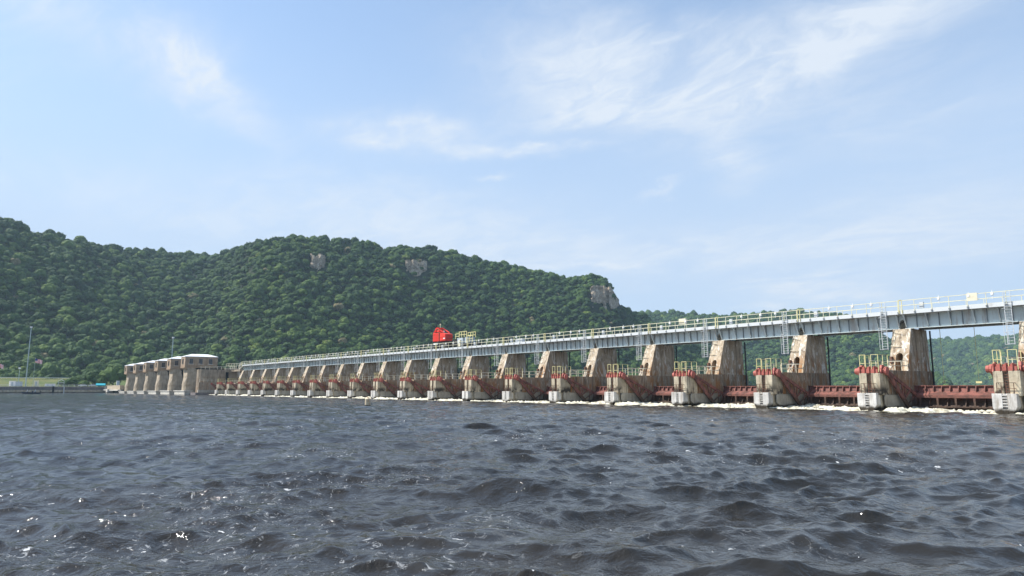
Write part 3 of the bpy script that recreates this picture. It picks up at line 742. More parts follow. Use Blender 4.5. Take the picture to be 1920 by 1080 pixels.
# ------------------------------------------------------------------ service bridge
br = empty('service_bridge', (-D*20+PC, 12, 9.68), label='long grey steel service bridge with pale railing carried on the spillway piers', cat='bridge')
BX, BY, BZ = -D*20+PC, 12, 9.68
def B(o): o.location = Vector(o.location)-Vector((BX, BY, BZ)); return o
def span_objs():
    ch = []
    s = MB(); s.box(.42, D-.42, 10.42, 10.45, 9.76, 11.42); s.box(.30, D-.30, 10.22, 10.62, 9.68, 9.75); s.box(0, D, 10.25, 10.6, 11.36, 11.415)
    gd = s.build('front_girder', 'girder', None); ch.append(gd)
    for i in range(11):
        x = .42+(D-.84)*i/10
        MB().box(x-.03, x+.03, 10.27, 10.418, 9.752, 11.358).build('web_stiffener', 'stiff', gd)
        if i % 2 == 0:
            MB().bar((x+.045, 10.26, 9.92), (x+.045, 9.55, 11.38), .09, .12).build('bracket', 'girder', gd)
    s = MB(); s.box(.42, D-.42, 13.9, 13.93, 9.76, 11.42); s.box(.30, D-.30, 13.7, 14.1, 9.68, 9.75)
    for i in range(6): s.bar((.6+i*2.35, 10.46, 10.0), (.6+i*2.35, 13.88, 11.2), .12)
    ch.append(s.build('rear_girder', 'girder', None))
    s = MB(); s.box(0, D, 9.45, 14.6, 11.42, 11.72); ch.append(s.build('deck', 'deck', None))
    s = MB(); s.box(0, D-.03, 9.36, 9.45, 11.40, 11.86); s.box(0, D-.03, 14.6, 14.68, 11.40, 11.86); ch.append(s.build('deck_edge', 'fascia', None))
    s = MB(); s.box(0, D, 11.2, 11.3, 11.72, 11.87); s.box(0, D, 13.2, 13.3, 11.72, 11.87); ch.append(s.build('crane_track', 'rustbar', None))
    s = MB(); s.bar((0, 9.34, 13.05), (D, 9.34, 13.05), .075); tr = s.build('railing', 'rail', None); ch.append(tr)
    MB().bar((0, 9.34, 12.42), (D, 9.34, 12.42), .055).build('mid_rail', 'rail', tr)
    for i in range(7):
        x = i*1.871+.02
        MB().bar((x, 9.33, 11.55), (x, 9.33, 13.05), .06).build('rail_post', 'rail', tr)
        MB().box(x-.09, x+.09, 9.28, 9.36, 11.52, 11.70).build('post_bracket', 'stiff', tr)
    s = MB(); s.bar((0, 14.7, 13.05), (D, 14.7, 13.05), .065).bar((0, 14.7, 12.42), (D, 14.7, 12.42), .05)
    for i in range(7): s.bar((i*1.871+.02, 14.7, 11.7), (i*1.871+.02, 14.7, 13.05), .055)
    ch.append(s.build('rear_railing', 'rail', None))
    return ch
protos = span_objs()
for k in range(-1, NP-1+0):
    xl = -D*(k+1)+PC
    for q in protos:
        if k == -1: c = q
        else: c = copy_tree(q)
        c['_x'] = xl
        c.parent = br
        c.location = (xl-BX, -BY, -BZ)
# pier-end plates with an arched opening, caged ladders, small fittings
def end_plate(k):
    x = -D*k+PC; s = MB(); y0, y1 = 10.40, 10.44
    s.box(-.42, -.34, y0, y1, 9.70, 11.40); s.box(.34, .42, y0, y1, 9.70, 11.40)
    pts = [(.34*math.cos(a), 10.42+.36*math.sin(a)) for a in np.linspace(0, math.pi, 9)]
    for i in range(8):
        (xa, za), (xb, zb) = pts[i], pts[i+1]
        s.prism_y([(xa, za), (xb, zb), (xb, 11.40), (xa, 11.40)], y0, y1)
    return s
ep = end_plate(0).build('arched_end_plate', 'girder', None); 
MB().box(-.6, .6, 10.5, 13.9, 9.665, 9.75).build('bearing', 'black', ep)
MB().box(-.42, .42, 12.5, 12.55, 9.76, 11.40).build('inner_plate', 'black', ep)
ld = MB()
for x in (-.32, .32): ld.bar((x, 9.26, 7.15), (x, 9.26, 13.05), .055)
for i in range(19): ld.bar((-.32, 9.26, 7.3+i*.31), (.32, 9.26, 7.3+i*.31), .04)
for z in (7.2, 8.5, 9.8, 11.1):
    pts = [(-.32, 9.26, z), (-.45, 8.85, z), (-.2, 8.55, z), (.2, 8.55, z), (.45, 8.85, z), (.32, 9.26, z)]
    for a, c in zip(pts[:-1], pts[1:]): ld.bar(a, c, .035)
for x, y in ((-.45, 8.85), (0, 8.55), (.45, 8.85)): ld.bar((x, y, 7.2), (x, y, 9.9), .035)
ld = ld.build('caged_ladder', 'galv', None)
pv = MB(); pv.bar((0, 9.3, 13.05), (0, 9.3, 11.5), .07).bar((.34, 9.3, 13.05), (.34, 9.3, 11.5), .07).bar((0, 9.3, 13.12), (.34, 9.3, 13.12), .07)
pv = pv.build('gate_post', 'yellow', None)
pipe = MB(); pipe.bar((.4, 9.95, 11.18), (3.2, 9.95, 11.18), .09, None, 6); pipe = pipe.build('hose_pipe', 'stiff', None)
lamp = MB(); lamp.bar((0, 9.3, 12.3), (0, 9.3, 13.3), .05).box(-.12, .12, 9.18, 9.42, 12.75, 13.0); lamp = lamp.build('deck_lamp', 'white', None)
cb = MB(); cb.box(-.22, .22, 9.5, 9.8, 12.0, 12.7); cb = cb.build('junction_box', 'galv', None)
rnd = random.Random(4)
for k in range(-1, NP):
    x = -D*k+PC
    for q, dx in ((ep, 0), (ld, -1.75), (pv, .15), (pipe, 0), (lamp, 4.6), (lamp, 7.7), (lamp, -3.1), (cb, 2.6)):
        if k == NP-1 and q is lamp: continue
        c = q if (k == -1 and q is not lamp) else (copy_tree(q) if q.children else q.copy())
        if c is not q and not q.children: COL.objects.link(c)
        c.parent = br; c.location = (x+dx-BX, -BY, -BZ)
COL.objects.unlink(lamp); bpy.data.objects.remove(lamp)
s = MB(); s.box(-4.2, -3.15, 9.22, 9.27, 12.28, 13.17); s.build('cream_panel', 'creamp', br, (-BX, -BY, -BZ))
s = MB(); s.box(-44.8, -43.5, 9.5, 9.9, 12.6, 13.45); s.build('cream_cabinet', 'creamp', br, (-BX, -BY, -BZ))
# plates/lamps near the middle, hanging lines under right span
for (x, z0, m_, w) in ((-9.05, 3.15, 'yellow', .22), (-5.35, 3.1, 'yellow', .62)):
    s = MB(); s.bar((x, 14.2, z0+.2), (x, 14.2, 9.7), .045).box(x-w/2, x+w/2, 14.1, 14.3, z0, z0+.22); s.build('hanging_marker', m_, br, (-BX, -BY, -BZ))
# stair down to the abutment walk
s = MB()
s.bar((-D*20+PC-.2, 10.0, 11.6), (-D*20+PC-3.6, 9.6, 10.3), .3, .5)
s.rail([(-D*20+PC, 9.5, 11.8), (-D*20+PC-3.8, 9.3, 10.3)], (.6, 1.2), 1.2, .09, .09)
s.build('stair', 'cream', br, (-BX, -BY, -BZ))

# things on the bridge
cr = empty('crane', (-117.6, 12.2, 11.87), label='bright red crane cab with black undercarriage standing on the service bridge', cat='crane'); cr.scale = (.82, .82, .84)
def C_(mb, name, m, **k): return mb.build(name, m, cr, (117.6, -12.2, -11.87), **k)
C_(MB().prism_y([(-121.2, 14.15), (-114.4, 14.15), (-114.4, 16.15), (-116.0, 16.5), (-121.2, 16.8)], 10.9, 13.4), 'crane_house', 'crane', bevel=.06)
for i in range(5): C_(MB().box(-121.1+i*.66, -120.60+i*.66, 10.80, 10.89, 14.3, 16.5), 'side_panel', 'crane')
for zz in (0, 1): C_(MB().box(-117.4, -114.4, 10.80, 10.89, 14.35+zz*1.0, 15.15+zz*1.0), 'access_door', 'crane')
C_(MB().box(-115.4, -114.5, 10.74, 10.79, 14.75, 15.05), 'white_plate', 'white')
C_(MB().box(-121.25, -114.35, 10.84, 10.93, 16.0, 16.12).box(-117.75, -117.6, 10.7, 10.89, 14.15, 16.6).box(-114.44, -114.3, 10.86, 13.44, 14.9, 15.0), 'trim', 'rustbar')
C_(MB().bar((-121.2, 11.2, 16.9), (-119.6, 11.2, 18.2), .22).bar((-121.2, 13.3, 16.9), (-119.6, 13.3, 18.2), .22).bar((-119.6, 11.2, 18.2), (-119.6, 13.3, 18.2), .25).bar((-119.6, 11.2, 18.2), (-116.0, 11.2, 16.7), .2).bar((-119.6, 13.3, 18.2), (-116.0, 13.3, 16.7), .2).bar((-120.4, 11.2, 17.0), (-119.6, 11.2, 18.1), .18).box(-120.3, -119.0, 11.1, 13.4, 17.9, 18.1).box(-120.2, -118.6, 11.3, 13.2, 17.0, 17.5), 'gantry', 'crane')
C_(MB().bar((-116.9, 12, 16.8), (-116.9, 12, 17.25), .3, None, 8), 'exhaust', 'white')
C_(MB().bar((-119.3, 12.2, 18.2), (-119.3, 12.2, 19.3), .09).box(-119.42, -119.18, 12.1, 12.3, 19.1, 19.45), 'beacon', 'creamp')
C_(MB().box(-122.8, -112.6, 10.9, 13.6, 12.55, 13.2).box(-120.6, -115.0, 11.0, 13.4, 13.2, 13.9).bar((-118, 12.2, 13.8), (-118, 12.2, 14.16), 2.6, 2.6, 16), 'undercarriage', 'black')
C_(MB().box(-120.7, -118.5, 10.75, 10.88, 13.25, 13.7), 'counterweight_plate', 'white')
for x in (-122, -120.6, -115.6, -113.8):
    for y in (11.25, 13.25): C_(MB().bar((x, y-.08, 12.22), (x, y+.08, 12.22), .7, None, 12), 'wheel', 'black')
pc = empty('work_platform_car', (-107.5, 12.2, 11.87), label='grey rail car with yellow guard rails beside the red crane', cat='rail car')
def P_(mb, name, m): return mb.build(name, m, pc, (107.5, -12.2, -11.87))
P_(MB().box(-112.2, -103.2, 11.0, 13.4, 12.5, 12.85), 'chassis', 'black')
P_(MB().box(-109.6, -107.4, 10.9, 13.3, 12.85, 14.1), 'engine_box', 'greybox')
P_(MB().box(-112.0, -109.8, 11.0, 13.3, 12.85, 13.9), 'winch', 'black')
P_(MB().box(-108.6, -107.9, 10.5, 10.85, 12.1, 13.6), 'side_cabinet', 'creamp')
P_(MB().box(-106.6, -105.4, 11.0, 13.0, 12.85, 14.2), 'operator_box', 'greybox')
P_(MB().rail([(-110.3, 10.9, 14.0), (-108.8, 10.9, 14.0)], (.5, 1.1), 1.4, .09, .1).rail([(-108.8, 10.9, 14.2), (-105.8, 10.9, 14.2)], (.6, 1.3), 1.0, .1, .12).rail([(-105.8, 10.9, 12.9), (-103.4, 10.9, 12.9)], (.8, 1.5), 1.2, .09, .1).rail([(-108.8, 13.4, 14.2), (-105.8, 13.4, 14.2)], (.6, 1.3), 1.0, .1, .1), 'guard_rail', 'yellow')
for x in (-111.4, -109.8, -105.6, -104.0):
    for y in (11.25, 13.25): P_(MB().bar((x, y-.08, 12.2), (x, y+.08, 12.2), .65, None, 12), 'wheel', 'black')
cabn = MB(); cabn.box(-.9, .9, -.35, .35, 0, .9).box(-1.5, -1.1, -.2, .2, 0, .7).build('equipment_cabinet', 'galv', None, (-85.4, 10.2, 11.72))
tag(bpy.data.objects['equipment_cabinet'], 'low grey equipment cabinet behind the bridge railing right of the rail car', 'cabinet')

# ------------------------------------------------------------------ roller gate piers and abutment
def nose_ring(z, round_, x0, x1, y0, y1):
    n = 8; cx = (x0+x1)/2; hw = (x1-x0)/2; out = []
    for i in range(n+1):
        a = math.pi*(1-i/n); rx = cx+hw*math.cos(a); ry = y0+hw*(1-math.sin(a))
        # square counterpart
        t = i/n
        if t < .25: sx, sy = x0, y0+hw*(1-t*4)
        elif t > .75: sx, sy = x1, y0+hw*((t-.75)*4)
        else: sx, sy = x0+(x1-x0)*(t-.25)*2, y0
        out.append((rx*round_+sx*(1-round_), ry*round_+sy*(1-round_), z))
    out += [(x1, y1, z), (x0, y1, z)]
    return out
def make_roller():
    r = empty('roller_gate_pier', (0, 0, 0))
    w = 7.0
    s = MB(); s.loft([nose_ring(z, rd, 0, w, y0, y1) for z, rd, y0, y1 in ((-2, 1, -4.5, 4.6), (4.6, 1, -4.4, 3.0), (7.5, .5, -3.8, 1.0), (9.8, .05, -3.4, .2), (10.9, 0, -3.3, -.3), (11.7, 0, -4.4, -.4))])
    s.build('pier_body', 'roller', r)
    s = MB(); s.box(-.05, w+.06, -3.9, 5.3, 4.45, 4.6); s.build('ledge', 'roller', r)
    MB().box(.8, w-1.6, -.4, 12, -2, 11.7).build('gate_recess', 'dark', r)  # solid block coloured as the shaded gap behind the pier body
    MB().box(.2, w-.2, 12, 20, -2, 11.7).build('upstream_pier', 'roller', r)
    h = MB(); h.box(0, w, -4.6, 8.5, 11.7, 16.2); h.build('house_wall', 'house', r)
    MB().box(-.1, w+.12, -4.7, 8.6, 11.55, 11.95).build('floor_band', 'house', r)
    for y in (-.2, 3.7): MB().box(w, w+.25, y+.55, y+1.35, 11.95, 13.6).build('pilaster', 'house', r)
    s = MB(); e = .15
    s.loft([[(-e, -4.6-e, 16.2), (w+e, -4.6-e, 16.2), (w+e, 8.5+e, 16.2), (-e, 8.5+e, 16.2)], [(-e, -4.6-e, 16.42), (w+e, -4.6-e, 16.42), (w+e, 8.5+e, 16.42), (-e, 8.5+e, 16.42)], [(w*.45, -1.2, 17.5), (w*.55, -1.2, 17.5), (w*.55, 5.2, 17.5), (w*.45, 5.2, 17.5)]])
    s.build('roof', 'roof', r)
    for y in (-2.2, 1.6, 5.6):
        f = MB(); f.box(w, w+.10, y-.72, y+.72, 13.25, 15.35).build('window', 'wframe', r)
        for a in (0, 1):
            for c in (0, 1, 2): MB().box(w+.10, w+.12, y-.62+a*.66, y-.04+a*.66, 13.35+c*.66, 13.93+c*.66).build('pane', 'glass', bpy.data.objects[f_name(r)])
        MB().box(w+.002, w+.30, y-1.1, y+1.1, 13.02, 13.22).build('window_sill', 'apron', r)
    f = MB(); f.box(2.6, 4.4, -4.72, -4.602, 13.2, 15.4).build('window', 'wframe', r)
    MB().box(2.75, 4.25, -4.75, -4.722, 13.35, 15.25).build('pane', 'glass', bpy.data.objects[f_name(r)])
    # apron block at the foot
    MB().box(3.4, 20, -7.2, -4.3, -2, 2.0).build('apron_block', 'apron', r, bevel=.08)
    MB().box(3.0, 20.4, -7.45, -4.2, 1.75, 2.1).build('apron_cap', 'apron', r)
    MB().box(20.4, 28.5, -5.2, 8, -2, 1.3).build('apron_link', 'lockwall', r)
    MB().box(7.0, 25.2, 7.0, 8.0, -1, 9.5).build('roller_gate', 'dark', r)
    return r
def f_name(r):
    return [c.name for c in bpy.data.objects if c.parent == r and c.name.startswith('window') and not c.name.startswith('window_sill')][-1]
def newest_window(r):
    return None
_orig = f_name
def f_name(r):
    ws = [c for c in bpy.data.objects if c.parent == r and c.name.split('.')[0] == 'window']
    return max(ws, key=lambda c: (len(c.name), c.name)).name
rp = make_roller()
xs = [-297.65, -322.86, -348.14, -374.03, -399.29, -424.29]
lab = ['tan concrete roller gate pier, nearest of six, its white roofed house showing three windows', 'tan roller gate pier with white roof, second of six from the right', 'tan roller gate pier with white roof, third of six from the right',
       'tan roller gate pier with white roof, fourth of six from the right', 'tan roller gate pier with white roof, fifth of six from the right', 'tan roller gate pier with white roof, leftmost of the six']
for i, x in enumerate(xs):
    o = rp if i == 0 else copy_tree(rp); o.location = (x, 0, -.35-.12*i); tag(o, lab[i], 'pier', 'roller gate piers with houses')
ab = empty('abutment', (-277, 0, 0), label='tall stained concrete abutment wall between the housed piers and the spillway', cat='abutment')
def A_(mb, name, m, **k): return mb.build(name, m, ab, (277, 0, 0), **k)
A_(MB().loft([nose_ring(z, 1, -279.6, -273.05, y0, 15) for z, y0 in ((-2, -3.4), (10.2, -3.2))]), 'abutment_wall', 'abut')
A_(MB().loft([[(x, y, z) for x, y in ((-273.05, -3.4), (-272.3, -3.4), (-272.3, 3.4), (-273.05, 3.4))] for z in (1.95, 5.0)]), 'lower_deck', 'abut')
A_(MB().prism_x([(-3.6, -2), (-3.6, 1.95), (3.4, 1.95), (3.4, .9), (1.8, .7), (-.4, .2), (-1.5, -.4)], -273.3, -271.9), 'abutment_foot', 'foot')
A_(MB().box(-272.3, -272.2, 3.1, 3.5, -1, 5.0), 'corner_pilaster', 'roller')
A_(MB().rail([(-272.5, -3.0, 5.0), (-272.5, 3.2, 5.0)], (.6, 1.3), 1.6, .10, .11), 'lower_railing', 'cream')
A_(MB().rail([(-273.4, -2.6, 10.2), (-273.4, 2.4, 10.2), (-273.4, 8.2, 10.2), (-267.0, 9.3, 10.2)], (.6, 1.25), 1.6, .10, .11), 'upper_railing', 'cream')
A_(MB().rail([(-276.4, 8, 11.5), (-262.0, 14.4, 11.5)], (.6, 1.25), 1.6, .10, .11), 'rear_railing', 'rail')
A_(MB().box(-276.4, -261.8, 9.2, 15.0, 9.4, 10.15), 'walkway_slab', 'abut')

# ------------------------------------------------------------------ lock wall and land at the left
lw = empty('lock_wall', (-470, -30, 0), label='long low dark concrete lock wall along the far left waterline', cat='wall')
def L_(mb, name, m, **k): return mb.build(name, m, lw, (470, 30, 0), **k)
L_(MB().box(-476, -470, -290, -7.2, 1.7, 3.4), 'upper_face', 'lockwall')
L_(MB().box(-476, -469.8, -290, -7.2, -3, 1.7), 'lower_face', 'stem')
L_(MB().box(-476.3, -469.7, -290, -7.0, 3.4, 3.75), 'coping', 'copper')
L_(MB().box(-470.02, -469.6, -34.2, -33.2, -1, 3.9), 'fender', 'black')
L_(MB().bar((-469.5, -28.3, -.5), (-469.5, -28.3, 3.6), .5), 'wall_ladder', 'galv')
L_(MB().box(-470.6, -469.2, -7.2, -6.4, -2, 4.2), 'end_pillar', 'apron')  # pale concrete paints in the sunlit face of the wall corner
L_(MB().box(-470.5, -424.5, -6.2, -4, 1.9, 4.4), 'end_wall', 'roller')
L_(MB().box(-469.2, -452, -8.0, -6.2, 1.4, 2.0).box(-452, -447, -9.0, -6.2, -2, 2.3).box(-447, -420, -8.0, -6.2, 1.3, 2.0), 'end_apron', 'apron')
L_(MB().rail([(-470.6, -290, 3.75), (-470.6, -8, 3.75)], (.6, 1.1), 3.0, .09, .1), 'wall_railing', 'galv')
land = MB()
def landpts():
    V = []; rows = []
    azs = np.linspace(66, 102, 40)
    for a in azs:
        F = float(np.interp(a, hillA.F[:, 0], hillA.F[:, 1]))
        row = []
        ca = math.radians(a)
        # distance along this azimuth where the lock edge is met (x = -476)
        base = (CAM[0]+476)/math.sin(ca)
        for d, z in ((base, 3.38), (min(base+22, F-45), 3.6), (F-42, 4.0), (F-16, 8.9), (F-14, 9.6), (F-4, 9.7), (F+6, 10.5)):
            x, y = pol(a, d); row.append((float(x), float(y), z))
        rows.append(row)
    return rows
rows = landpts(); n = len(rows); m = len(rows[0])
me = MB(); me.add([q for r_ in rows for q in r_], [(i*m+j, (i+1)*m+j, (i+1)*m+j+1, i*m+j+1) for i in range(n-1) for j in range(m-1)])
me.build('grass_bank', 'grass', kind='structure')
rows2 = []
for a in np.linspace(66, 102, 40):
    F = float(np.interp(a, hillA.F[:, 0], hillA.F[:, 1]))
    rows2.append([(*map(float, pol(a, F-13.5)), 9.63), (*map(float, pol(a, F-5)), 9.73)])
me = MB(); me.add([q for r_ in rows2 for q in r_], [(2*i, 2*i+2, 2*i+3, 2*i+1) for i in range(39)]); me.build('road', 'asphalt', kind='structure')
gr = MB(); pts = []
for a in np.linspace(80.5, 96, 60):
    F = float(np.interp(a, hillA.F[:, 0], hillA.F[:, 1])); x, y = pol(a, F-15); pts.append((float(x), float(y), 9.55))
for p1, p2 in zip(pts[:-1], pts[1:]):
    gr.bar((p1[0], p1[1], p1[2]+.75), (p2[0], p2[1], p2[2]+.75), .12, .4); gr.bar(p1, (p1[0], p1[1], p1[2]+.9), .15)
tag(gr.build('guard_rail', 'galv', None), 'long grey guard rail along the road above the grassy bank', 'guard rail')

# trees by the lock
def near_tree(name, az, dist, z, rad, hgt, seed, label, cat='tree', grp=None):
    x, y = pol(az, dist); r = empty(name, (float(x), float(y), z), label=label, cat=cat, group=grp)
    me = crown(seed, 'crown', 26, 1500, False, .9, 'leaf1', 2, .07); o = bpy.data.objects.new('crown', me); COL.objects.link(o); o.parent = r
    o.scale = (rad, rad, hgt/1.75); o.location = (0, 0, hgt*.02)
    t = MB(); t.bar((0, 0, -.3), (.1, .05, hgt*.45), .07*rad+.25, None, 8, .05*rad); 
    for i in range(4):
        a = i*1.6+seed; t.bar((.08, .04, hgt*(.22+.05*i)), (math.cos(a)*rad*.45, math.sin(a)*rad*.45, hgt*(.5+.05*i)), .22, None, 6, .1)
    t.build('trunk', 'bark', r)
    return r
near_tree('leafy_tree', 81.15, 520, 3.6, 8.8, 15.5, 301, 'large bright green tree left of the leftmost housed pier')
near_tree('leafy_tree', 82.35, 530, 3.6, 7.0, 12.3, 302, 'round dark green tree behind the lock wall, middle of three')
near_tree('leafy_tree', 79.4, 535, 3.6, 8.0, 13.5, 307, 'green tree partly hidden behind the leftmost housed pier')
near_tree('bush', 83.35, 528, 3.6, 6.5, 7.2, 303, 'spreading pale green bush on the grassy bank above the lock wall', 'bush')
near_tree('bush', 84.0, 540, 3.9, 5.0, 5.0, 304, 'low green bush at the left end of the bushes, behind the small frame', 'bush')
near_tree('bush', 81.85, 512, 3.6, 3.4, 6.5, 305, 'yellowish green bush squeezed between the two lock side trees', 'bush')
near_tree('bush', 82.9, 515, 3.6, 3.2, 4.6, 306, 'small dark bush left of the round dark green tree', 'bush')

# poles, flags, boxes
def mast(name, az, dist, z0, z1, w, label, lean=0, head=True):
    x, y = map(float, pol(az, dist)); r = empty(name, (x, y, z0), label=label, cat='light pole')
    MB().bar((0, 0, 0), (lean, 0, z1-z0), w*1.5, None, 8, w).build('pole', 'pole', r)
    if head: MB().bar((lean, 0, z1-z0-.4), (lean, 0, z1-z0+.2), 1.3, None, 10).box(lean-1.1, lean+1.1, -.5, .5, z1-z0-.6, z1-z0).build('lamp_head', 'white', r)
    return r
mast('high_mast_light', 86.25, 503, 3.7, 39.0, .42, 'tall slender high mast light standing on the lock wall at far left')
mast('high_mast_light', 77.5, 500, 2, 35.4, .5, 'tall thin high mast light rising behind the housed piers')
mast('lamp_post', 86.66, 512, 3.7, 14.8, .28, 'short lamp post left of the tall high mast light')
def flagpole(az, dist, z1, label, h):
    x, y = map(float, pol(az, dist)); r = empty('flagpole', (x, y, 3.7), label=label, cat='flagpole')
    MB().bar((0, 0, 0), (0, 0, z1-3.7), .22, None, 8, .12).build('pole', 'pole', r)
    MB().bar((0, 0, z1-3.7), (0, 0, z1-3.4), .4, None, 8).build('finial', 'creamp', r)
    V = []; F = []; n = 16
    for i in range(n+1):
        for j in range(5): V.append((i*4.4/n, .5*math.sin(i*.8), -2.4*j/4-.55*(i/n)**1.3*2+.12*math.sin(i*.9)))
    F = [(i*5+j, (i+1)*5+j, (i+1)*5+j+1, i*5+j+1) for i in range(n) for j in range(4)]
    f = MB().add(V, F); o = f.build('flag', 'flag', r, (0.1, 0, z1-3.9)); o.rotation_euler = (0, 0, R(50))
    sm = o.modifiers.new('thick', 'SOLIDIFY'); sm.thickness = .03
flagpole(85.85, 515, 20.8, 'flagpole with a striped flag blowing right, right of the high mast light', 1)
flagpole(87.95, 515, 17.6, 'flagpole with a striped flag at the left edge of the photo', 1)
def thingbox(name, az, dist, w, d, h, m, label, cat, z=3.76, extra=None):
    x, y = map(float, pol(az, dist)); r = empty(name, (x, y, z), R(90), label=label, cat=cat)
    MB().box(-w/2, w/2, -d/2, d/2, .15, h).build('body', m, r, bevel=.05)
    MB().box(-w/2-.1, w/2+.1, -d/2-.1, d/2+.1, h, h+.15).build('lid', m, r)
    MB().box(-w/2+.2, -w/2+.6, -d/2, d/2, 0, .15).box(w/2-.6, w/2-.2, -d/2, d/2, 0, .15).build('skid', 'black', r)
    MB().box(-w*.2, w*.1, -d/2-.04, -d/2, .3, h*.85).build('door', 'greybox', r)
    return r
thingbox('storage_shed', 86.98, 503, 3.0, 2.5, 3.0, 'white', 'small bright white shed on the lock wall left of the high mast light', 'shed')
thingbox('storage_shed', 86.62, 503, 3.4, 2.5, 2.7, 'greybox', 'pale grey shed with white edges next to the bright white shed', 'shed')
thingbox('storage_shed', 88.3, 500, 3.4, 2.5, 3.2, 'greybox', 'grey shed cut by the left edge of the photo', 'shed')
thingbox('notice_board', 85.66, 506, 2.3, .5, 3.4, 'creamp', 'cream upright board on the lock wall near the flagpole', 'board')
thingbox('barrier_block', 85.0, 502, 2.8, .8, 1.5, 'galv', 'left low pale block on the lock wall', 'barrier')
thingbox('barrier_block', 84.72, 502, 2.6, .8, 1.5, 'galv', 'right low pale block on the lock wall', 'barrier')
thingbox('utility_cabinet', 80.84, 500, 1.6, 1.0, 2.8, 'white', 'white utility cabinet on the wall beside the leftmost housed pier', 'cabinet', 4.4)
x, y = map(float, pol(84.25, 503)); fr = empty('hoist_frame', (x, y, 3.75), R(90), label='small grey-green hoist frame standing on the lock wall', cat='frame')
MB().bar((-1.5, 0, 0), (-1.5, 0, 3.3), .25).bar((1.5, 0, 0), (1.5, 0, 3.3), .25).build('leg', 'pole', fr)
MB().bar((-1.6, 0, 3.2), (0, 0, 4.2), .25).bar((0, 0, 4.2), (1.6, 0, 3.2), .25).bar((-1.6, 0, 2.2), (1.6, 0, 2.2), .25).build('crossbar', 'galv', fr)
x, y = map(float, pol(81.9, 500)); cn = empty('canopy', (x, y, 3.75), R(85), label='turquoise canvas canopy on the lock wall in front of the trees', cat='canopy')
MB().prism_x([(-1.6, 1.1), (0, 1.9), (1.6, 1.1), (1.6, 1.0), (0, 1.8), (-1.6, 1.0)], -2.5, 2.5).build('roof_cloth', 'teal', cn)
MB().box(-2.5, 2.5, -1.58, -1.5, .45, 1.0).build('side_cloth', 'teal', cn)
for a in (-2.4, 2.4):
    for c in (-1.5, 1.5): MB().bar((a, c, 0), (a, c, 1.1), .1).build('leg', 'galv', cn)
def car(az, dist, m, label):
    x, y = map(float, pol(az, dist)); r = empty('parked_car', (x, y, 3.75), R(85), label=label, cat='car', group='cars parked behind the lock wall')
    MB().prism_y([(-2.2, .35), (-2.2, .85), (-1.3, .95), (-.7, 1.5), (.9, 1.5), (1.5, .95), (2.2, .85), (2.2, .35)], -.85, .85).build('body', m, r, bevel=.06)
    MB().prism_y([(-1.15, .98), (-.65, 1.42), (.82, 1.42), (1.35, .98)], -.87, .87).build('window', 'glass', r)
    for a in (-1.35, 1.35):
        for c in (-.8, .8): MB().bar((a, c-.1, .33), (a, c+.1, .33), .66, None, 14).build('wheel', 'black', r)
car(82.98, 508, 'white', 'white parked car behind the lock wall, below the round dark tree')
car(82.35, 506, 'greybox', 'grey parked car behind the lock wall, left of the turquoise canopy')

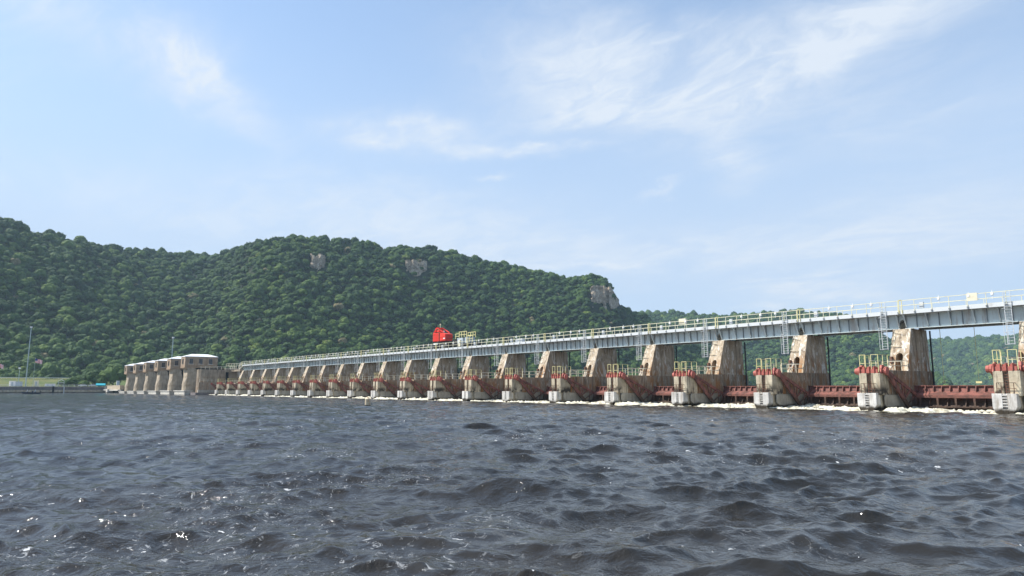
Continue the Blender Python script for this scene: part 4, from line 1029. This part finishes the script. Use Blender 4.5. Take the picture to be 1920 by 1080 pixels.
# boat with two people
x, y = map(float, pol(85.9, 400)); bt = empty('fishing_boat', (x, y, .12), R(-94), label='low dark fishing boat carrying two people in front of the lock wall', cat='boat')
rings = []
for t, wd, zb_, zt_ in ((-3.6, 1.0, -.2, .62), (-2, 1.15, -.25, .60), (0, 1.15, -.25, .62), (1.8, .95, -.2, .72), (3.0, .5, -.05, .85), (3.7, .06, .35, .95)):
    rings.append([(t, -wd, zt_), (t, -wd*.75, zb_), (t, wd*.75, zb_), (t, wd, zt_)])
MB().loft(rings).build('hull', 'hull', bt)
MB().box(-3.95, -3.55, -.3, .3, .1, 1.35).build('outboard_motor', 'black', bt)
MB().box(-.9, -.2, -.3, .5, .62, 1.2).build('console', 'hull', bt)
def person(par_loc, rz, shirt, label, seat=1.0):
    r = empty('person', par_loc, rz, label=label, cat='person')
    J = {'pel': (0, 0, .0), 'spine': (0, -.03, .28), 'chest': (0, 0, .5), 'neck': (0, 0, .62), 'head': (0, .03, .74), 'top': (0, .03, .88),
         'shl': (-.2, 0, .54), 'ell': (-.27, .12, .28), 'hal': (-.15, .34, .22), 'shr': (.2, 0, .54), 'elr': (.27, .12, .28), 'har': (.15, .34, .22),
         'hil': (-.11, 0, -.02), 'knl': (-.14, .45, .02), 'anl': (-.14, .48, -.42), 'tol': (-.14, .65, -.46), 'hir': (.11, 0, -.02), 'knr': (.14, .45, .02), 'anr': (.14, .48, -.42), 'tor': (.14, .65, -.46)}
    rad = {'pel': .16, 'spine': .15, 'chest': .17, 'neck': .06, 'head': .10, 'top': .085, 'shl': .075, 'shr': .075, 'ell': .05, 'elr': .05, 'hal': .04, 'har': .04, 'hil': .1, 'hir': .1, 'knl': .07, 'knr': .07, 'anl': .05, 'anr': .05, 'tol': .045, 'tor': .045}
    E_ = [('pel', 'spine'), ('spine', 'chest'), ('chest', 'neck'), ('neck', 'head'), ('head', 'top'), ('chest', 'shl'), ('shl', 'ell'), ('ell', 'hal'), ('chest', 'shr'), ('shr', 'elr'), ('elr', 'har'), ('pel', 'hil'), ('hil', 'knl'), ('knl', 'anl'), ('anl', 'tol'), ('pel', 'hir'), ('hir', 'knr'), ('knr', 'anr'), ('anr', 'tor')]
    ks = list(J); me = bpy.data.meshes.new('body'); me.from_pydata([J[k] for k in ks], [(ks.index(a), ks.index(c)) for a, c in E_], []); me.materials.append(M[shirt])
    o = bpy.data.objects.new('body', me); COL.objects.link(o); o.parent = r
    md = o.modifiers.new('skin', 'SKIN')
    if not me.skin_vertices: pass
    for i, k in enumerate(ks): me.skin_vertices[0].data[i].radius = (rad[k], rad[k])
    me.skin_vertices[0].data[0].use_root = True
    o.modifiers.new('sub', 'SUBSURF').levels = 1
    bm = bmesh.new(); bmesh.ops.create_uvsphere(bm, u_segments=12, v_segments=8, radius=.115); hm = bpy.data.meshes.new('hair'); bm.to_mesh(hm); bm.free(); hm.materials.append(M['skin'])
    for v in hm.vertices: v.co.z *= 1.2
    h = bpy.data.objects.new('head', hm); COL.objects.link(h); h.parent = r; h.location = (0, .03, .80)
    MB().bar((0, .03, .86), (0, .03, .95), .25, None, 12).box(-.1, .1, .1, .24, .86, .88).build('cap', 'white', r)
    return r
q = Matrix.Rotation(R(-94), 3, 'Z')
for dx, sh, lb in ((1.5, 'shirt', 'person in a white shirt sitting toward the bow of the boat'), (-1.6, 'shirt2', 'person in a pale shirt sitting near the stern of the boat')):
    v = q @ Vector((dx, 0, 1.1)); person((x+v.x, y+v.y, .12+v.z), R(-94-90), sh, lb)
    s = q @ Vector((dx, 0, .62)); 
    MB().box(-.3, .3, -.25, .25, 0, .42).build('boat_seat', 'hull', bt, (dx, 0, .6))

# drum buoy
bu = empty('drum_buoy', (-68.2, -32.6, 0), label='weathered tan drum buoy floating tilted in front of the dam', cat='buoy')
o = MB().bar((0, 0, -.5), (0, 0, 1.15), .78, None, 18).build('drum', 'buoy', bu, bevel=.05); o.rotation_euler = (R(6), R(14), 0)
o = MB().bar((0, 0, -.4), (0, 0, .2), .82, None, 18).build('dark_base', 'black', bu); o.rotation_euler = (R(6), R(14), 0)
o = MB().bar((0, 0, 1.15), (0, 0, 1.3), .3, None, 12).build('lifting_cap', 'buoy', bu); o.rotation_euler = (R(6), R(14), 0)

# ------------------------------------------------------------------ whitewater below the gates
def foam():
    xs_ = np.concatenate([np.arange(-282, -90, .34), np.arange(-90, 16, .16)]); ys = np.concatenate([np.arange(-3.2, 1.5, .14), np.arange(1.5, 7.4, .3)])
    Xg, Yg = np.meshgrid(xs_, ys, indexing='ij')
    bil = 1-np.abs(fbm(Xg/1.3, Yg/1.1, 0.5, 3, 5)); big = .5+.5*fbm(Xg/5, Yg/3, 1.5, 3, 8)
    ph = ((Xg-PC) % D)/D; pierd = np.minimum(ph, 1-ph)*D
    front = -1.1+.9*fbm(Xg/3.5, Xg*0+2.2, 0, 3, 61)+.35*fbm(Xg/.8, Xg*0+5.2, 0, 2, 65)
    gatepos = .55+.45*np.clip(pierd/3, 0, 1)
    edge = np.clip((Yg-front)/1.0, 0, 1)
    z = -.6+edge*(.40+.20*fbm(Xg/2.2, Xg*0+9.1, 0, 2, 91)+.62*bil**3*gatepos*np.clip(.1+1.3*big, 0, 1.3))+.22*fbm(Xg/.45, Yg/.4, 0, 2, 77)*edge
    return np_mesh('foam', np.stack([Xg, Yg, z], -1).reshape(-1, 3), grid_faces(len(xs_), len(ys)), 'foam', True, 'stuff')
f = foam(); tag(f, 'churning cream whitewater foam along the foot of the gates', 'foam')

# ------------------------------------------------------------------ haze
hz = MB(); hz.box(-1470, 1470, -1170, 3270, -5.4, 262); 
hm = bpy.data.materials.new('haze_air'); hm.use_nodes = True; t = hm.node_tree; t.nodes.clear()
vo = t.nodes.new('ShaderNodeVolumePrincipled'); vo.inputs['Color'].default_value = (.62, .84, 1, 1); vo.inputs['Density'].default_value = .00011; vo.inputs['Anisotropy'].default_value = .2
oo = t.nodes.new('ShaderNodeOutputMaterial'); t.links.new(vo.outputs[0], oo.inputs['Volume'])
M['haze'] = hm
h = hz.build('haze', 'haze', None); h['kind'] = 'stuff'
